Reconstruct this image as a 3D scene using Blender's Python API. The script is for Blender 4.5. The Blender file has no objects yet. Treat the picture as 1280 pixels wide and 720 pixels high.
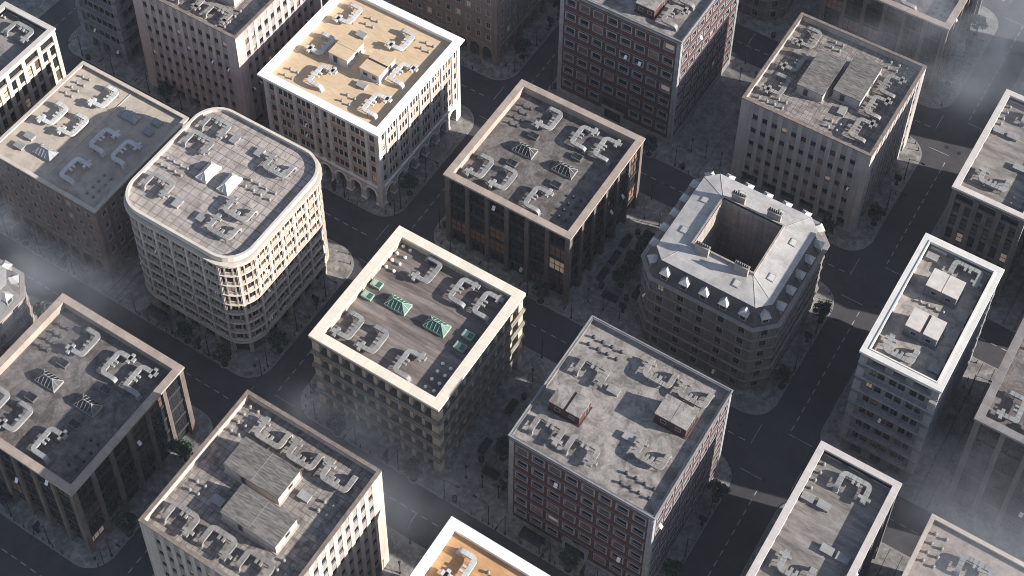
import bpy, math, random
from mathutils import Vector, Matrix
rnd = random.Random(7)
SC = bpy.context.scene
COL = SC.collection
R = math.radians
PI = math.pi
HAZE = 5e-5
MIST = 2.6e-2

# ------------------------------------------------------------------ camera
CAM_C = Vector((119.6388, -126.8872, 287.7877))
CAM_YAW, CAM_PITCH, CAM_F = 2.139819, 0.777576, 2162.379       # focal length in pixels of a 1280 wide picture
CAM_PP = (613.42, -64.75)
fw = Vector((math.cos(CAM_YAW)*math.cos(CAM_PITCH), math.sin(CAM_YAW)*math.cos(CAM_PITCH), -math.sin(CAM_PITCH)))
cr = fw.cross(Vector((0, 0, 1))).normalized()
cu = cr.cross(fw).normalized()
cd = bpy.data.cameras.new('camera'); cam = bpy.data.objects.new('camera', cd); COL.objects.link(cam)
cam.matrix_world = Matrix((( cr.x, cu.x, -fw.x, CAM_C.x), (cr.y, cu.y, -fw.y, CAM_C.y), (cr.z, cu.z, -fw.z, CAM_C.z), (0, 0, 0, 1)))
cd.sensor_fit = 'HORIZONTAL'; cd.sensor_width = 36.0
cd.lens = CAM_F/1280*36.0
cd.shift_x = (640-CAM_PP[0])/1280
cd.shift_y = (CAM_PP[1]-360)/1280
cd.clip_end = 3000; cd.clip_start = 1
SC.camera = cam
def project(p):
    d = Vector(p)-CAM_C; z = d.dot(fw)
    return CAM_PP[0]+CAM_F*d.dot(cr)/z, CAM_PP[1]-CAM_F*d.dot(cu)/z

# ------------------------------------------------------------------ materials
def nodes(m):
    m.use_nodes = True
    nt = m.node_tree
    return nt, nt.nodes, nt.links, nt.nodes['Principled BSDF']
MATS = {}
def surface(name, c1, c2=None, scale=1.0, rough=0.85, bump=0.15, streak=0.0, tiles=None, metal=0.0, detail=0.35, spots=None, spec=0.4, stretch=(1, 1, 1)):
    """weathered surface: two tones mixed by layered noise, optional rain streaks, slabs with joints, stains"""
    if name in MATS: return MATS[name]
    m = bpy.data.materials.new(name); nt, N, L, B = nodes(m)
    c2 = c2 or tuple(x*0.72 for x in c1)
    tc = N.new('ShaderNodeTexCoord'); oi = N.new('ShaderNodeObjectInfo')
    mp = N.new('ShaderNodeMapping'); L.new(tc.outputs['Object'], mp.inputs['Vector'])
    mul = N.new('ShaderNodeMath'); mul.operation = 'MULTIPLY'; mul.inputs[1].default_value = 37.0
    L.new(oi.outputs['Random'], mul.inputs[0])
    cx = N.new('ShaderNodeCombineXYZ'); L.new(mul.outputs[0], cx.inputs[0]); L.new(mul.outputs[0], cx.inputs[1])
    add = N.new('ShaderNodeVectorMath'); add.operation = 'ADD'
    L.new(mp.outputs[0], add.inputs[0]); L.new(cx.outputs[0], add.inputs[1])
    st = N.new('ShaderNodeVectorMath'); st.operation = 'MULTIPLY'; st.inputs[1].default_value = stretch
    L.new(add.outputs[0], st.inputs[0])
    n1 = N.new('ShaderNodeTexNoise'); n1.inputs['Scale'].default_value = 0.35*scale; n1.inputs['Detail'].default_value = 8; n1.inputs['Roughness'].default_value = 0.65
    L.new(st.outputs[0], n1.inputs['Vector'])
    n2 = N.new('ShaderNodeTexNoise'); n2.inputs['Scale'].default_value = 1.7*scale; n2.inputs['Detail'].default_value = 6; n2.inputs['Roughness'].default_value = 0.7
    L.new(st.outputs[0], n2.inputs['Vector'])
    mixn = N.new('ShaderNodeMix'); mixn.data_type = 'FLOAT'; mixn.inputs['Factor'].default_value = detail
    L.new(n1.outputs['Fac'], mixn.inputs['A']); L.new(n2.outputs['Fac'], mixn.inputs['B'])
    ramp = N.new('ShaderNodeValToRGB'); ramp.color_ramp.elements[0].position = 0.40; ramp.color_ramp.elements[1].position = 0.60
    ramp.color_ramp.elements[0].color = (*c2, 1); ramp.color_ramp.elements[1].color = (*c1, 1)
    L.new(mixn.outputs['Result'], ramp.inputs[0])
    colour = ramp.outputs['Color']; height = mixn.outputs['Result']
    if streak:
        sv = N.new('ShaderNodeVectorMath'); sv.operation = 'MULTIPLY'; sv.inputs[1].default_value = (1.6, 1.6, 0.07)
        L.new(add.outputs[0], sv.inputs[0])
        ns = N.new('ShaderNodeTexNoise'); ns.inputs['Scale'].default_value = 1.0; ns.inputs['Detail'].default_value = 5
        L.new(sv.outputs[0], ns.inputs['Vector'])
        sr = N.new('ShaderNodeMapRange'); sr.inputs['From Min'].default_value = 0.42; sr.inputs['From Max'].default_value = 0.7
        sr.inputs['To Min'].default_value = 0.0; sr.inputs['To Max'].default_value = streak
        L.new(ns.outputs['Fac'], sr.inputs['Value'])
        mx = N.new('ShaderNodeMix'); mx.data_type = 'RGBA'; L.new(sr.outputs[0], mx.inputs['Factor'])
        L.new(colour, mx.inputs['A']); mx.inputs['B'].default_value = (*[x*0.4 for x in c2], 1)
        colour = mx.outputs['Result']
    if tiles:
        tw, th, joint, dark, vary = tiles
        bt = N.new('ShaderNodeTexBrick'); bt.offset = 0.0 if tw == th else 0.5
        bt.inputs['Scale'].default_value = 1.0; bt.inputs['Brick Width'].default_value = tw; bt.inputs['Row Height'].default_value = th
        bt.inputs['Mortar Size'].default_value = joint; bt.inputs['Mortar Smooth'].default_value = 0.3
        bt.inputs['Color1'].default_value = (1, 1, 1, 1); bt.inputs['Color2'].default_value = (1-vary,)*3+(1,); bt.inputs['Mortar'].default_value = (dark, dark, dark, 1)
        wob = N.new('ShaderNodeVectorMath'); wob.operation = 'SCALE'; wob.inputs['Scale'].default_value = 0.06
        L.new(n2.outputs['Color'], wob.inputs[0])
        w2 = N.new('ShaderNodeVectorMath'); w2.operation = 'ADD'; L.new(mp.outputs[0], w2.inputs[0]); L.new(wob.outputs[0], w2.inputs[1])
        L.new(w2.outputs[0], bt.inputs['Vector'])
        mx = N.new('ShaderNodeMix'); mx.data_type = 'RGBA'; mx.blend_type = 'MULTIPLY'; mx.inputs['Factor'].default_value = 1
        L.new(colour, mx.inputs['A']); L.new(bt.outputs['Color'], mx.inputs['B']); colour = mx.outputs['Result']
    if spots:
        lo, hi, dark = spots
        n3 = N.new('ShaderNodeTexNoise'); n3.inputs['Scale'].default_value = 0.2*scale; n3.inputs['Detail'].default_value = 9; n3.inputs['Roughness'].default_value = 0.72
        n3.inputs['Distortion'].default_value = 0.8
        L.new(st.outputs[0], n3.inputs['Vector'])
        sr = N.new('ShaderNodeMapRange'); sr.inputs['From Min'].default_value = lo; sr.inputs['From Max'].default_value = hi
        L.new(n3.outputs['Fac'], sr.inputs['Value'])
        mx = N.new('ShaderNodeMix'); mx.data_type = 'RGBA'; mx.blend_type = 'MULTIPLY'; L.new(sr.outputs[0], mx.inputs['Factor'])
        L.new(colour, mx.inputs['A']); mx.inputs['B'].default_value = (dark, dark*0.98, dark*0.95, 1); colour = mx.outputs['Result']
    L.new(colour, B.inputs['Base Color'])
    B.inputs['Roughness'].default_value = rough; B.inputs['Metallic'].default_value = metal; B.inputs['Specular IOR Level'].default_value = spec
    if bump:
        bp = N.new('ShaderNodeBump'); bp.inputs['Strength'].default_value = bump; bp.inputs['Distance'].default_value = 0.12
        L.new(height, bp.inputs['Height']); L.new(bp.outputs[0], B.inputs['Normal'])
    MATS[name] = m
    return m
def plain(name, c, rough=0.5, metal=0.0, emit=None, spec=0.5):
    if name in MATS: return MATS[name]
    m = bpy.data.materials.new(name); nt, N, L, B = nodes(m)
    n = N.new('ShaderNodeTexNoise'); n.inputs['Scale'].default_value = 2.5; n.inputs['Detail'].default_value = 4
    tc = N.new('ShaderNodeTexCoord'); L.new(tc.outputs['Object'], n.inputs['Vector'])
    mx = N.new('ShaderNodeMix'); mx.data_type = 'RGBA'; L.new(n.outputs['Fac'], mx.inputs['Factor'])
    mx.inputs['A'].default_value = (*[x*0.8 for x in c], 1); mx.inputs['B'].default_value = (*[min(1, x*1.2) for x in c], 1)
    L.new(mx.outputs['Result'], B.inputs['Base Color'])
    B.inputs['Roughness'].default_value = rough; B.inputs['Metallic'].default_value = metal; B.inputs['Specular IOR Level'].default_value = spec
    if emit:
        m.cycles.emission_sampling = 'NONE'
        B.inputs['Emission Color'].default_value = (*emit[:3], 1); B.inputs['Emission Strength'].default_value = emit[3]
    MATS[name] = m
    return m

asphalt = surface('asphalt', (.066, .061, .064), (.045, .042, .046), 0.5, 0.8, 0.1, spots=(.5, .66, .72))
paving = surface('paving', (.36, .335, .31), (.24, .225, .215), 2.0, 0.85, 0.25, tiles=(.62, .62, .02, .62, .28), spots=(.44, .58, .6))
kerbstone = surface('kerbstone', (.26, .245, .235), None, 1.5, .85, .2)
groove = plain('groove', (.025, .024, .026), .9)
paint = surface('road_paint', (.46, .45, .44), (.20, .19, .19), 3.0, .7, .05)
glass = plain('glass', (.012, .014, .017), .08, 0, spec=.5)
glass_dull = plain('glass_dull', (.022, .022, .024), .25, 0, spec=.4)
glass_blind = plain('glass_blind', (.10, .062, .045), .5)
glass_warm = plain('glass_warm', (.24, .125, .08), .5)
glass_lit = plain('glass_lit', (.40, .29, .22), .5, emit=(1, .74, .56, .07))
glint_lens_white = plain('glint_lens_white', (.8, .8, .82), .3)  # white stands for sky glint on open sashes; also colours the lamp lens
glass_green = plain('glass_green', (.045, .115, .088), .25, spec=.4)
copper = surface('green_copper', (.36, .43, .34), (.22, .32, .245), 3, .6, .1)
metal = surface('galvanised', (.31, .298, .285), (.20, .192, .185), 1.2, .6, .06)
duct_dull = surface('duct_dull', (.29, .262, .24), (.17, .155, .143), 1.5, .75, .1)
duct_white = surface('duct_white', (.60, .575, .545), (.44, .42, .40), 1.2, .6, .06)
metal_dark = plain('dark_metal', (.05, .048, .048), .5, .3)
vent_metal = plain('vent_metal', (.27, .25, .235), .6)
white_dome = plain('white_dome', (.75, .75, .74), .35)
black_iron = plain('black_iron', (.018, .017, .018), .55, .2)
black_frame = plain('black_frame', (.02, .019, .02), .5)
bark = plain('bark', (.045, .032, .025), .9)
leaf_a = plain('leaf_dark', (.012, .024, .012), .7)
leaf_b = plain('leaf_mid', (.022, .042, .018), .7)
leaf_c = plain('leaf_light', (.035, .060, .024), .7)
soil = plain('soil', (.03, .024, .02), .95)

# ------------------------------------------------------------------ mesh builder
class MB:
    def __init__(self): self.v = []; self.f = []; self.m = []; self.s = []; self.T = None; self.flip = False
    def use(self, T=None, flip=False): self.T = T; self.flip = flip; return self
    def add(self, vs, fs, mat=0, smooth=False):
        o = len(self.v)
        self.v += [self.T(*p) if self.T else tuple(p) for p in vs]
        for f in fs:
            f = [o+i for i in f]
            self.f.append(f[::-1] if self.flip else f); self.m.append(mat); self.s.append(smooth)
    def box(self, x0, x1, y0, y1, z0, z1, mat=0):
        self.add([(x0, y0, z0), (x1, y0, z0), (x1, y1, z0), (x0, y1, z0), (x0, y0, z1), (x1, y0, z1), (x1, y1, z1), (x0, y1, z1)],
                 [(0, 3, 2, 1), (4, 5, 6, 7), (0, 1, 5, 4), (1, 2, 6, 5), (2, 3, 7, 6), (3, 0, 4, 7)], mat)
    def prism(self, poly, z0, z1, mat=0, top=None, poly2=None):
        n = len(poly); p2 = poly2 or poly
        vs = [(x, y, z0) for x, y in poly]+[(x, y, z1) for x, y in p2]
        self.add(vs, [(i, (i+1) % n, n+(i+1) % n, n+i) for i in range(n)], mat)
        self.add(vs, [tuple(range(n))[::-1]], mat)
        self.add(vs, [tuple(range(n, 2*n))], mat if top is None else top)
    def cyl(self, x, y, z0, z1, r, mat=0, n=10, r2=None, smooth=False):
        r2 = r if r2 is None else r2
        P = [(x+r*math.cos(2*PI*i/n), y+r*math.sin(2*PI*i/n)) for i in range(n)]
        Q = [(x+r2*math.cos(2*PI*i/n), y+r2*math.sin(2*PI*i/n)) for i in range(n)]
        self.prism(P, z0, z1, mat, None, Q)
    def tube(self, pts, r, mat=0, n=6, r2=None):
        r2 = r if r2 is None else r2
        rings = []
        for i, p in enumerate(pts):
            p = Vector(p); d = (Vector(pts[min(i+1, len(pts)-1)])-Vector(pts[max(i-1, 0)])).normalized()
            a = d.orthogonal().normalized(); b = d.cross(a); rr = r+(r2-r)*i/(len(pts)-1)
            rings.append([tuple(p+(a*math.cos(2*PI*k/n)+b*math.sin(2*PI*k/n))*rr) for k in range(n)])
        vs = sum(rings, []); fs = []
        for i in range(len(pts)-1):
            for k in range(n):
                fs.append((i*n+k, i*n+(k+1) % n, (i+1)*n+(k+1) % n, (i+1)*n+k))
        fs += [tuple(range(n))[::-1], tuple((len(pts)-1)*n+k for k in range(n))]
        self.add(vs, fs, mat)
    def dome(self, x, y, z, r, mat=0, n=12, rows=4, squash=1.0):
        vs = []; fs = []
        for j in range(rows):
            a = PI/2*j/rows
            vs += [(x+r*math.cos(a)*math.cos(2*PI*i/n), y+r*math.cos(a)*math.sin(2*PI*i/n), z+r*math.sin(a)*squash) for i in range(n)]
        vs.append((x, y, z+r*squash))
        for j in range(rows-1):
            fs += [(j*n+i, j*n+(i+1) % n, (j+1)*n+(i+1) % n, (j+1)*n+i) for i in range(n)]
        fs += [((rows-1)*n+i, (rows-1)*n+(i+1) % n, rows*n) for i in range(n)]
        self.add(vs, fs, mat, True)
    def mesh(self, name, mats):
        me = bpy.data.meshes.new(name); me.from_pydata(self.v, [], self.f)
        for m in mats: me.materials.append(m)
        me.polygons.foreach_set('material_index', self.m); me.polygons.foreach_set('use_smooth', self.s)
        me.update(); return me
def link(name, me, parent=None, loc=(0, 0, 0), rz=0):
    o = bpy.data.objects.new(name, me); COL.objects.link(o)
    o.location = loc; o.rotation_euler = (0, 0, rz)
    if parent: o.parent = parent
    return o
def tag(o, label, cat, group=None):
    o['label'] = label; o['category'] = cat
    if group: o['group'] = group
    return o
def empty(name, loc, label, cat, group=None, rz=0):
    o = link(name, None, None, loc, rz); o.empty_display_size = 1
    return tag(o, label, cat, group)
def copy_tree(o, loc, rz, label):
    c = o.copy(); COL.objects.link(c); c.location = loc; c.rotation_euler = (0, 0, rz); c['label'] = label
    for ch in list(o.children):
        d = ch.copy(); COL.objects.link(d); d.parent = c
        for g in list(ch.children):
            e = g.copy(); COL.objects.link(e); e.parent = d
    return c
def structure(name, me, loc=(0, 0, 0)):
    o = link(name, me, None, loc); o['kind'] = 'structure'; return o

# ------------------------------------------------------------------ windows
WIN = {}
def win_mesh(w, h, fr, gl, fw_=.12, fp=.06, dep=.25, cols=1, rows=1, mw=.07, sill=0., outer=None, sash=False, tri=False):
    key = (round(w, 2), round(h, 2), fr.name, gl.name, fw_, fp, dep, cols, rows, mw, sill, outer and outer[0].name, sash, tri)
    if key in WIN: return WIN[key]
    b = MB(); hw = w/2
    mats = [fr, gl]
    b.box(-hw, hw, -fp, dep, 0, fw_); b.box(-hw, hw, -fp, dep, h-fw_, h)
    b.box(-hw, -hw+fw_, -fp+.004, dep, fw_, h-fw_); b.box(hw-fw_, hw, -fp+.004, dep, fw_, h-fw_)
    b.box(-hw+fw_, hw-fw_, dep-.08, dep-.02, fw_, h-fw_, 1)
    iw = w-2*fw_; ih = h-2*fw_
    xs = [-hw+fw_+iw*i/cols for i in range(1, cols)]
    if tri: xs = [-hw+fw_+iw*.24, hw-fw_-iw*.24]
    for x in xs: b.box(x-mw/2, x+mw/2, dep-.17, dep-.03, fw_, h-fw_)
    for j in range(1, rows):
        z = fw_+ih*j/rows; b.box(-hw+fw_, hw-fw_, dep-.14, dep-.03, z-mw/2, z+mw/2)
    if sill: b.box(-hw-.08, hw+.08, -fp-sill, dep-.1, -.14, -.004)
    if outer:
        om, ow, op = outer; mats.append(om)
        b.box(-hw-ow, hw+ow, -op, .1, h+.002, h+ow, 2); b.box(-hw-ow, hw+ow, -op, .1, -ow, -.002, 2)
        b.box(-hw-ow, -hw-.002, -op+.003, .1, -.001, h+.001, 2); b.box(hw+.002, hw+ow, -op+.003, .1, -.001, h+.001, 2)
    if sash:
        k = len(mats); mats.append(glint_lens_white)
        sx = rnd.choice([-.2, .2])*w; sw = min(.33, w*.18); sh = min(.8, h*.36); z0 = h*.5-sh/2
        b.add([(sx-sw, -.02, z0+sh), (sx+sw, -.02, z0+sh), (sx+sw, -.55, z0), (sx-sw, -.55, z0),
               (sx-sw, .03, z0+sh), (sx+sw, .03, z0+sh), (sx+sw, -.5, z0), (sx-sw, -.5, z0)],
              [(0, 3, 2, 1), (4, 5, 6, 7), (0, 1, 5, 4), (1, 2, 6, 5), (2, 3, 7, 6), (3, 0, 4, 7)], k)
    WIN[key] = (b, b.mesh('window', mats), mats)
    return WIN[key]

class Edge:
    """a straight facade: s runs along the wall, n outward, z up"""
    def __init__(self, p0, p1, off=0.):
        d = Vector((p1[0]-p0[0], p1[1]-p0[1])); self.L = d.length; d.normalize(); self.d = d; self.nrm = Vector((d.y, -d.x))
        self.p = Vector(p0)+self.nrm*off; self.rz = math.atan2(d.y, d.x)
    def T(self, s, n, z):
        q = self.p+self.d*s+self.nrm*n; return (q.x, q.y, z)

class Building:
    def __init__(self, name, label, x0, y0, x1, y1, H, nick):
        self.root = empty(name, (x0, y0, 0.14), label, 'building', 'city blocks')
        self.x0, self.y0, self.W, self.D, self.H, self.nick = x0, y0, x1-x0, y1-y0, H, nick
        self.wall = MB(); self.wmats = []; self.wins = []
    def mi(self, m):
        if m not in self.wmats: self.wmats.append(m)
        return self.wmats.index(m)
    def edges(self, off=0.):
        W, D = self.W, self.D
        return [Edge((0, 0), (W, 0), off), Edge((W, 0), (W, D), off), Edge((W, D), (0, D), off), Edge((0, D), (0, 0), off)]
    def part(self, name, mb, mats, loc=(0, 0, 0), rz=0, parent=None):
        me = mb if isinstance(mb, bpy.types.Mesh) else mb.mesh(name, mats)
        return link(name, me, parent or self.root, loc, rz)
    def window(self, e, i, s, n, z, **kw): self.wins.append((i, e, s, n, z, kw))
    def finish(self, weights, limit=100):
        self.part('wall', self.wall, self.wmats)
        cand = []
        for i, e, s, n, z, kw in self.wins:
            x, y, zz = e.T(s, n, z)
            px, py = project((self.x0+x, self.y0+y, zz+1))
            infr = -10 < px < 1290 and -10 < py < 730
            cand.append((0 if infr else 1, -zz, i, e, s, n, z, kw))
        cand.sort(key=lambda c: (c[0], c[1]+c[2]*0.01))
        rest = MB(); rmats = []
        for k, (bad, _, i, e, s, n, z, kw) in enumerate(cand):
            gl = rnd.choices([glass, glass_dull, glass_blind, glass_warm, glass_lit], weights)[0]
            b, me, mats = win_mesh(gl=gl, sash=rnd.random() < .03, **kw)
            p = e.T(s, n, z)
            if k < limit and not bad:
                link('window', me, self.root, p, e.rz)
            else:
                c, sn = math.cos(e.rz), math.sin(e.rz)
                rest.use(lambda x, y, q, p=p, c=c, sn=sn: (p[0]+x*c-y*sn, p[1]+x*sn+y*c, p[2]+q))
                idx = []
                for m in mats:
                    if m not in rmats: rmats.append(m)
                    idx.append(rmats.index(m))
                o = len(rest.v)
                rest.v += [rest.T(*v) for v in b.v]; rest.f += [[o+j for j in f] for f in b.f]; rest.m += [idx[j] for j in b.m]; rest.s += b.s
        if rest.v:
            o = self.part('window', rest, rmats); o['kind'] = 'stuff'

def ring4(b, W, D, o, width, z0, z1, mat=0, o2=None):
    """square ring: outer face o outside the footprint (negative = inside), given width"""
    i = width-o
    b.box(-o, W+o, -o, i, z0, z1, mat); b.box(-o, W+o, D-i, D+o, z0, z1, mat)
    b.box(-o, i, i, D-i, z0, z1-.003, mat); b.box(W-i, W+o, i, D-i, z0, z1-.003, mat)
def parapet(bd, mat, width, drop, over=0., cap=.5, roofmat=None, inset=.5, lip=None, curb=None):
    """coping ring round the roof, the upstand under it and the deck inside it"""
    W, D, H = bd.W, bd.D, bd.H
    b = MB(); ring4(b, W, D, over, width, H-cap, H)
    ring4(b, W, D, -inset, width-over-.1-inset, H-drop-.3, H-cap, 1)
    mats = [mat, curb or mat]
    if lip:                                          # a thin coping line along the edge
        mats.append(lip[0]); q = lip[1]
        ring4(b, W, D, over+q, .22, H-.02, H+.1, 2)
    bd.part('parapet', b, mats)
    r = MB(); i = inset+.05
    r.box(i, W-i, i, D-i, H-drop-.35, H-drop)
    bd.part('roof', r, [roofmat])
    bd.deck = H-drop
    return H-cap

# ------------------------------------------------------------------ roof furniture (shared meshes)
def sweep_rect(b, pts, w, h, mat=0):
    rings = []
    for i, p in enumerate(pts):
        p = Vector(p); d = (Vector(pts[min(i+1, len(pts)-1)])-Vector(pts[max(i-1, 0)])).normalized()
        side = Vector((d.x, d.y, 0)).cross(Vector((0, 0, 1))) if abs(d.z) < .95 else SIDE
        side.normalize(); up = side.cross(d).normalized()
        rings.append([tuple(p+side*sx*w/2+up*sz*h/2) for sx, sz in ((-1, -1), (1, -1), (1, 1), (-1, 1))])
        SIDE = side
    vs = sum(rings, []); fs = [(3, 2, 1, 0), tuple(4*(len(pts)-1)+k for k in range(4))]
    for i in range(len(pts)-1):
        for k in range(4): fs.append((4*i+k, 4*i+(k+1) % 4, 4*i+4+(k+1) % 4, 4*i+4+k))
    b.add(vs, fs, mat)
def make_duct(mat):
    b = MB(); z = 1.0; r = .62
    def arc(cx, cy, a0, a1, n=5): return [(cx+r*math.cos(R(a0+(a1-a0)*i/n)), cy+r*math.sin(R(a0+(a1-a0)*i/n)), z) for i in range(n+1)]
    pts = [(1.75, 2.15, z), (.1, 2.15, z)]+arc(-1.45+r, 2.15-r, 90, 180)+arc(-1.45+r, -2.15+r, 180, 270)+[(.9, -2.15, z)]
    pts += [(.9+.5*math.sin(R(a)), -2.15, z-.5+.5*math.cos(R(a))) for a in (22, 45, 68, 90)]+[(1.4, -2.15, .0)]
    sweep_rect(b, pts, .80, .40)
    b.box(.6, 1.15, 1.2, 3.1, z-.2, z+.2)
    for y in (.45, -.35): b.box(-1.2, -.35, y-.2, y+.2, z-.19, z+.17)
    # joint collars along the run
    for x in (1.6, .35, -.35): b.box(x-.03, x+.03, 2.15-.425, 2.15+.425, z-.235, z+.24)
    for y in (1.05, .1, -.75, -1.25): b.box(-1.45-.425, -1.45+.425, y-.03, y+.03, z-.235, z+.24)
    for x in (-.45, .3): b.box(x-.03, x+.03, -2.15-.425, -2.15+.425, z-.235, z+.24)
    for x, y in ((.2, 2.15), (-1.45, 1.5), (-1.45, -1.5), (0, -2.15)):
        b.box(x-.3, x-.22, y-.3, y-.22, 0, z-.2, 1); b.box(x+.22, x+.3, y+.22, y+.3, 0, z-.2, 1)
    b.box(1.0, 1.8, -2.6, -1.7, 0, .12)
    return b.mesh('air_duct', [mat, metal_dark])
DUCT = make_duct(metal); DUCTD = make_duct(duct_dull); DUCTW = make_duct(duct_white)
def make_cowl(mat):
    b = MB(); b.cyl(0, 0, 0, .08, .32, 0, 12); b.cyl(0, 0, .08, .42, .23, 0, 12); b.cyl(0, 0, .42, .46, .23, 0, 12, .28); b.cyl(0, 0, .46, .52, .28, 0, 12); b.dome(0, 0, .52, .27, 0, 12, 3, .4)
    return b.mesh('roof_vent', [mat])
def make_dome(mat):
    b = MB(); b.cyl(0, 0, 0, .35, .3, 1, 14); b.dome(0, 0, .35, .34, 0, 14, 5, .9)
    return b.mesh('roof_vent', [mat, metal])
COWL, COWLD, DOME = make_cowl(vent_metal), make_cowl(metal_dark), make_dome(white_dome)
def make_hatch(lid, glassy=None, w=2.0, d=1.35):
    b = MB(); b.box(-w/2, w/2, -d/2, d/2, 0, .5); b.box(-w/2-.08, w/2+.08, -d/2-.08, d/2+.08, .5, .66)
    if glassy:
        b.box(-w/2+.08, -.05, -d/2+.1, d/2-.1, .66, .70, 1); b.box(.05, w/2-.08, -d/2+.1, d/2-.1, .66, .70, 2)
        return b.mesh('roof_hatch', [lid, glassy[0], glassy[1]])
    b.box(-.22, .22, -d/2-.14, -d/2-.08, .52, .6, 1)
    return b.mesh('roof_hatch', [lid, metal_dark])
HATCH = make_hatch(metal); HATCHD = make_hatch(surface('hatch_dark', (.13, .12, .115), None, 2, .6, .05), (glass_dull, glass))
HATCHG = make_hatch(copper, (copper, glass_green))
def make_skylight(frame, gl):
    f = MB(); g = MB(); w, d, h0, h1, rl = 2.25, 1.3, .55, 1.65, .95
    f.box(-w, w, -d, d, 0, h0)
    A = [(-w, -d, h0), (w, -d, h0), (w, d, h0), (-w, d, h0)]; r0 = (-rl, 0, h1); r1 = (rl, 0, h1)
    g.add([tuple(c*.97 if k < 2 else c for k, c in enumerate(p)) for p in A]+[(-rl, 0, h1-.03), (rl, 0, h1-.03)], [(0, 1, 5, 4), (1, 2, 5), (2, 3, 4, 5), (3, 0, 4)])
    for a, q in ((A[0], r0), (A[3], r0), (A[1], r1), (A[2], r1), (r0, r1)): f.tube([a, q], .075, 0, 4)
    for k in range(5):
        x = -w+2*w*(k+1)/6; t = (abs(x)-rl)/(w-rl) if abs(x) > rl else 0
        top = (x, 0, h1) if abs(x) <= rl else None
        for sy in (-1, 1):
            if top: f.tube([(x, sy*d, h0), top], .05, 0, 4)
            else: f.tube([(x, sy*d, h0), (x, sy*d*t, h0+(h1-h0)*(1-t))], .05, 0, 4)
    for sx in (-1, 1): f.tube([(sx*w, 0, h0), (sx*rl, 0, h1)], .05, 0, 4)
    return f.mesh('skylight', [frame]), g.mesh('skylight_glass', [gl])
SKY_DARK = make_skylight(surface('skylight_frame', (.30, .28, .26), None, 2, .6, .05), glass_dull)
SKY_PALE = make_skylight(surface('skylight_pale', (.62, .60, .55), (.5, .48, .44), 2, .6, .05), plain('glass_pale', (.45, .44, .41), .35))
SKY_GREY = make_skylight(metal, plain('glass_grey', (.26, .26, .27), .3))
SKY_GREEN = make_skylight(copper, glass_green)

def rot(p, W, D, q):
    """turn a roof layout about the roof centre by q quarter turns"""
    x, y = p[0]-W/2, p[1]-D/2
    for _ in range(q % 4): x, y = -y, x
    return x+W/2, y+D/2
def furnish(bd, ducts, vents, hatches=(), sky=(), q=0, vent=None, hatch=None, skym=None, duct=None):
    z = bd.deck; W, D = bd.W, bd.D
    ventm = vent or COWL; hm = hatch or HATCH; sm = skym or SKY_DARK
    for x, y, a in ducts:
        x, y = rot((x, y), W, D, q); bd.part('air_duct', duct or DUCT, None, (x, y, z), R(a+90*q)).scale = (1.1, 1.1, 1.05)
    for x, y in vents:
        x, y = rot((x, y), W, D, q); bd.part('roof_vent', ventm, None, (x+rnd.uniform(-.06, .06), y+rnd.uniform(-.06, .06), z), rnd.uniform(0, 6))
    for x, y in hatches:
        x, y = rot((x, y), W, D, q); bd.part('roof_hatch', hm, None, (x, y, z), R(90*q))
    for x, y in sky:
        x, y = rot((x, y), W, D, q)
        f = bd.part('skylight', sm[0], None, (x, y, z), R(90*q)); bd.part('skylight_glass', sm[1], None, (0, 0, 0), 0, f)
def hut(bd, x0, x1, y0, y1, h, wallm, roofm, seam='x', q=0, slot=False, door='S'):
    W, D = bd.W, bd.D
    a = rot((x0, y0), W, D, q); c = rot((x1, y1), W, D, q)
    x0, x1 = sorted((a[0], c[0])); y0, y1 = sorted((a[1], c[1])); z = bd.deck
    cx, cy, hx, hy = (x0+x1)/2, (y0+y1)/2, (x1-x0)/2, (y1-y0)/2
    b = MB(); b.box(-hx, hx, -hy, hy, 0, h); b.box(-hx-.25, hx+.25, -hy-.25, hy+.25, 0, .16)
    o = bd.part('roof_hut', b, [wallm], (cx, cy, z))
    r = MB(); e = .12
    if seam == 'x':
        g = .04 if not slot else hx*.09
        r.box(-hx-e, -g, -hy-e, hy+e, h+.002, h+.18); r.box(g, hx+e, -hy-e, hy+e, h+.002, h+.18); r.box(-g, g, -hy, hy, h+.002, h+(.22 if not slot else .05), 1)
    else:
        g = .04 if not slot else hy*.09
        r.box(-hx-e, hx+e, -hy-e, -g, h+.002, h+.18); r.box(-hx-e, hx+e, g, hy+e, h+.002, h+.18); r.box(-hx, hx, -g, g, h+.002, h+(.22 if not slot else .05), 1)
    bd.part('hut_roof', r, [roofm, metal_dark if slot else vent_metal], (0, 0, 0), 0, o)
    def opening(nm, side, t, w, z0, z1, gm):
        m = MB(); m.box(-w/2, w/2, -.05, .02, z0, z1, 1); m.box(-w/2-.1, w/2+.1, -.08, .02, z1, z1+.1); m.box(-w/2-.1, -w/2, -.08, .02, z0, z1-.003); m.box(w/2, w/2+.1, -.08, .02, z0, z1-.003)
        if nm == 'hut_window': m.box(-w/2-.1, w/2+.1, -.12, .02, z0-.1, z0-.002)
        pos, rz = {'S': ((t*hx, -hy, 0), 0), 'E': ((hx, t*hy, 0), PI/2)}[side]
        bd.part(nm, m, [metal, gm], pos, rz, o)
    if door == 'S':
        opening('hut_door', 'S', -.3, .9, .17, min(2.0, h-.3), metal_dark); opening('hut_window', 'E', .1, .9, h*.45, h*.75, glass)
    else:
        opening('hut_window', 'S', -.45, .9, h*.4, h*.7, glass); opening('hut_window', 'S', .5, .9, h*.4, h*.7, glass); opening('hut_door', 'E', .3, .9, .17, min(2.0, h-.3), metal_dark)
    return o

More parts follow.
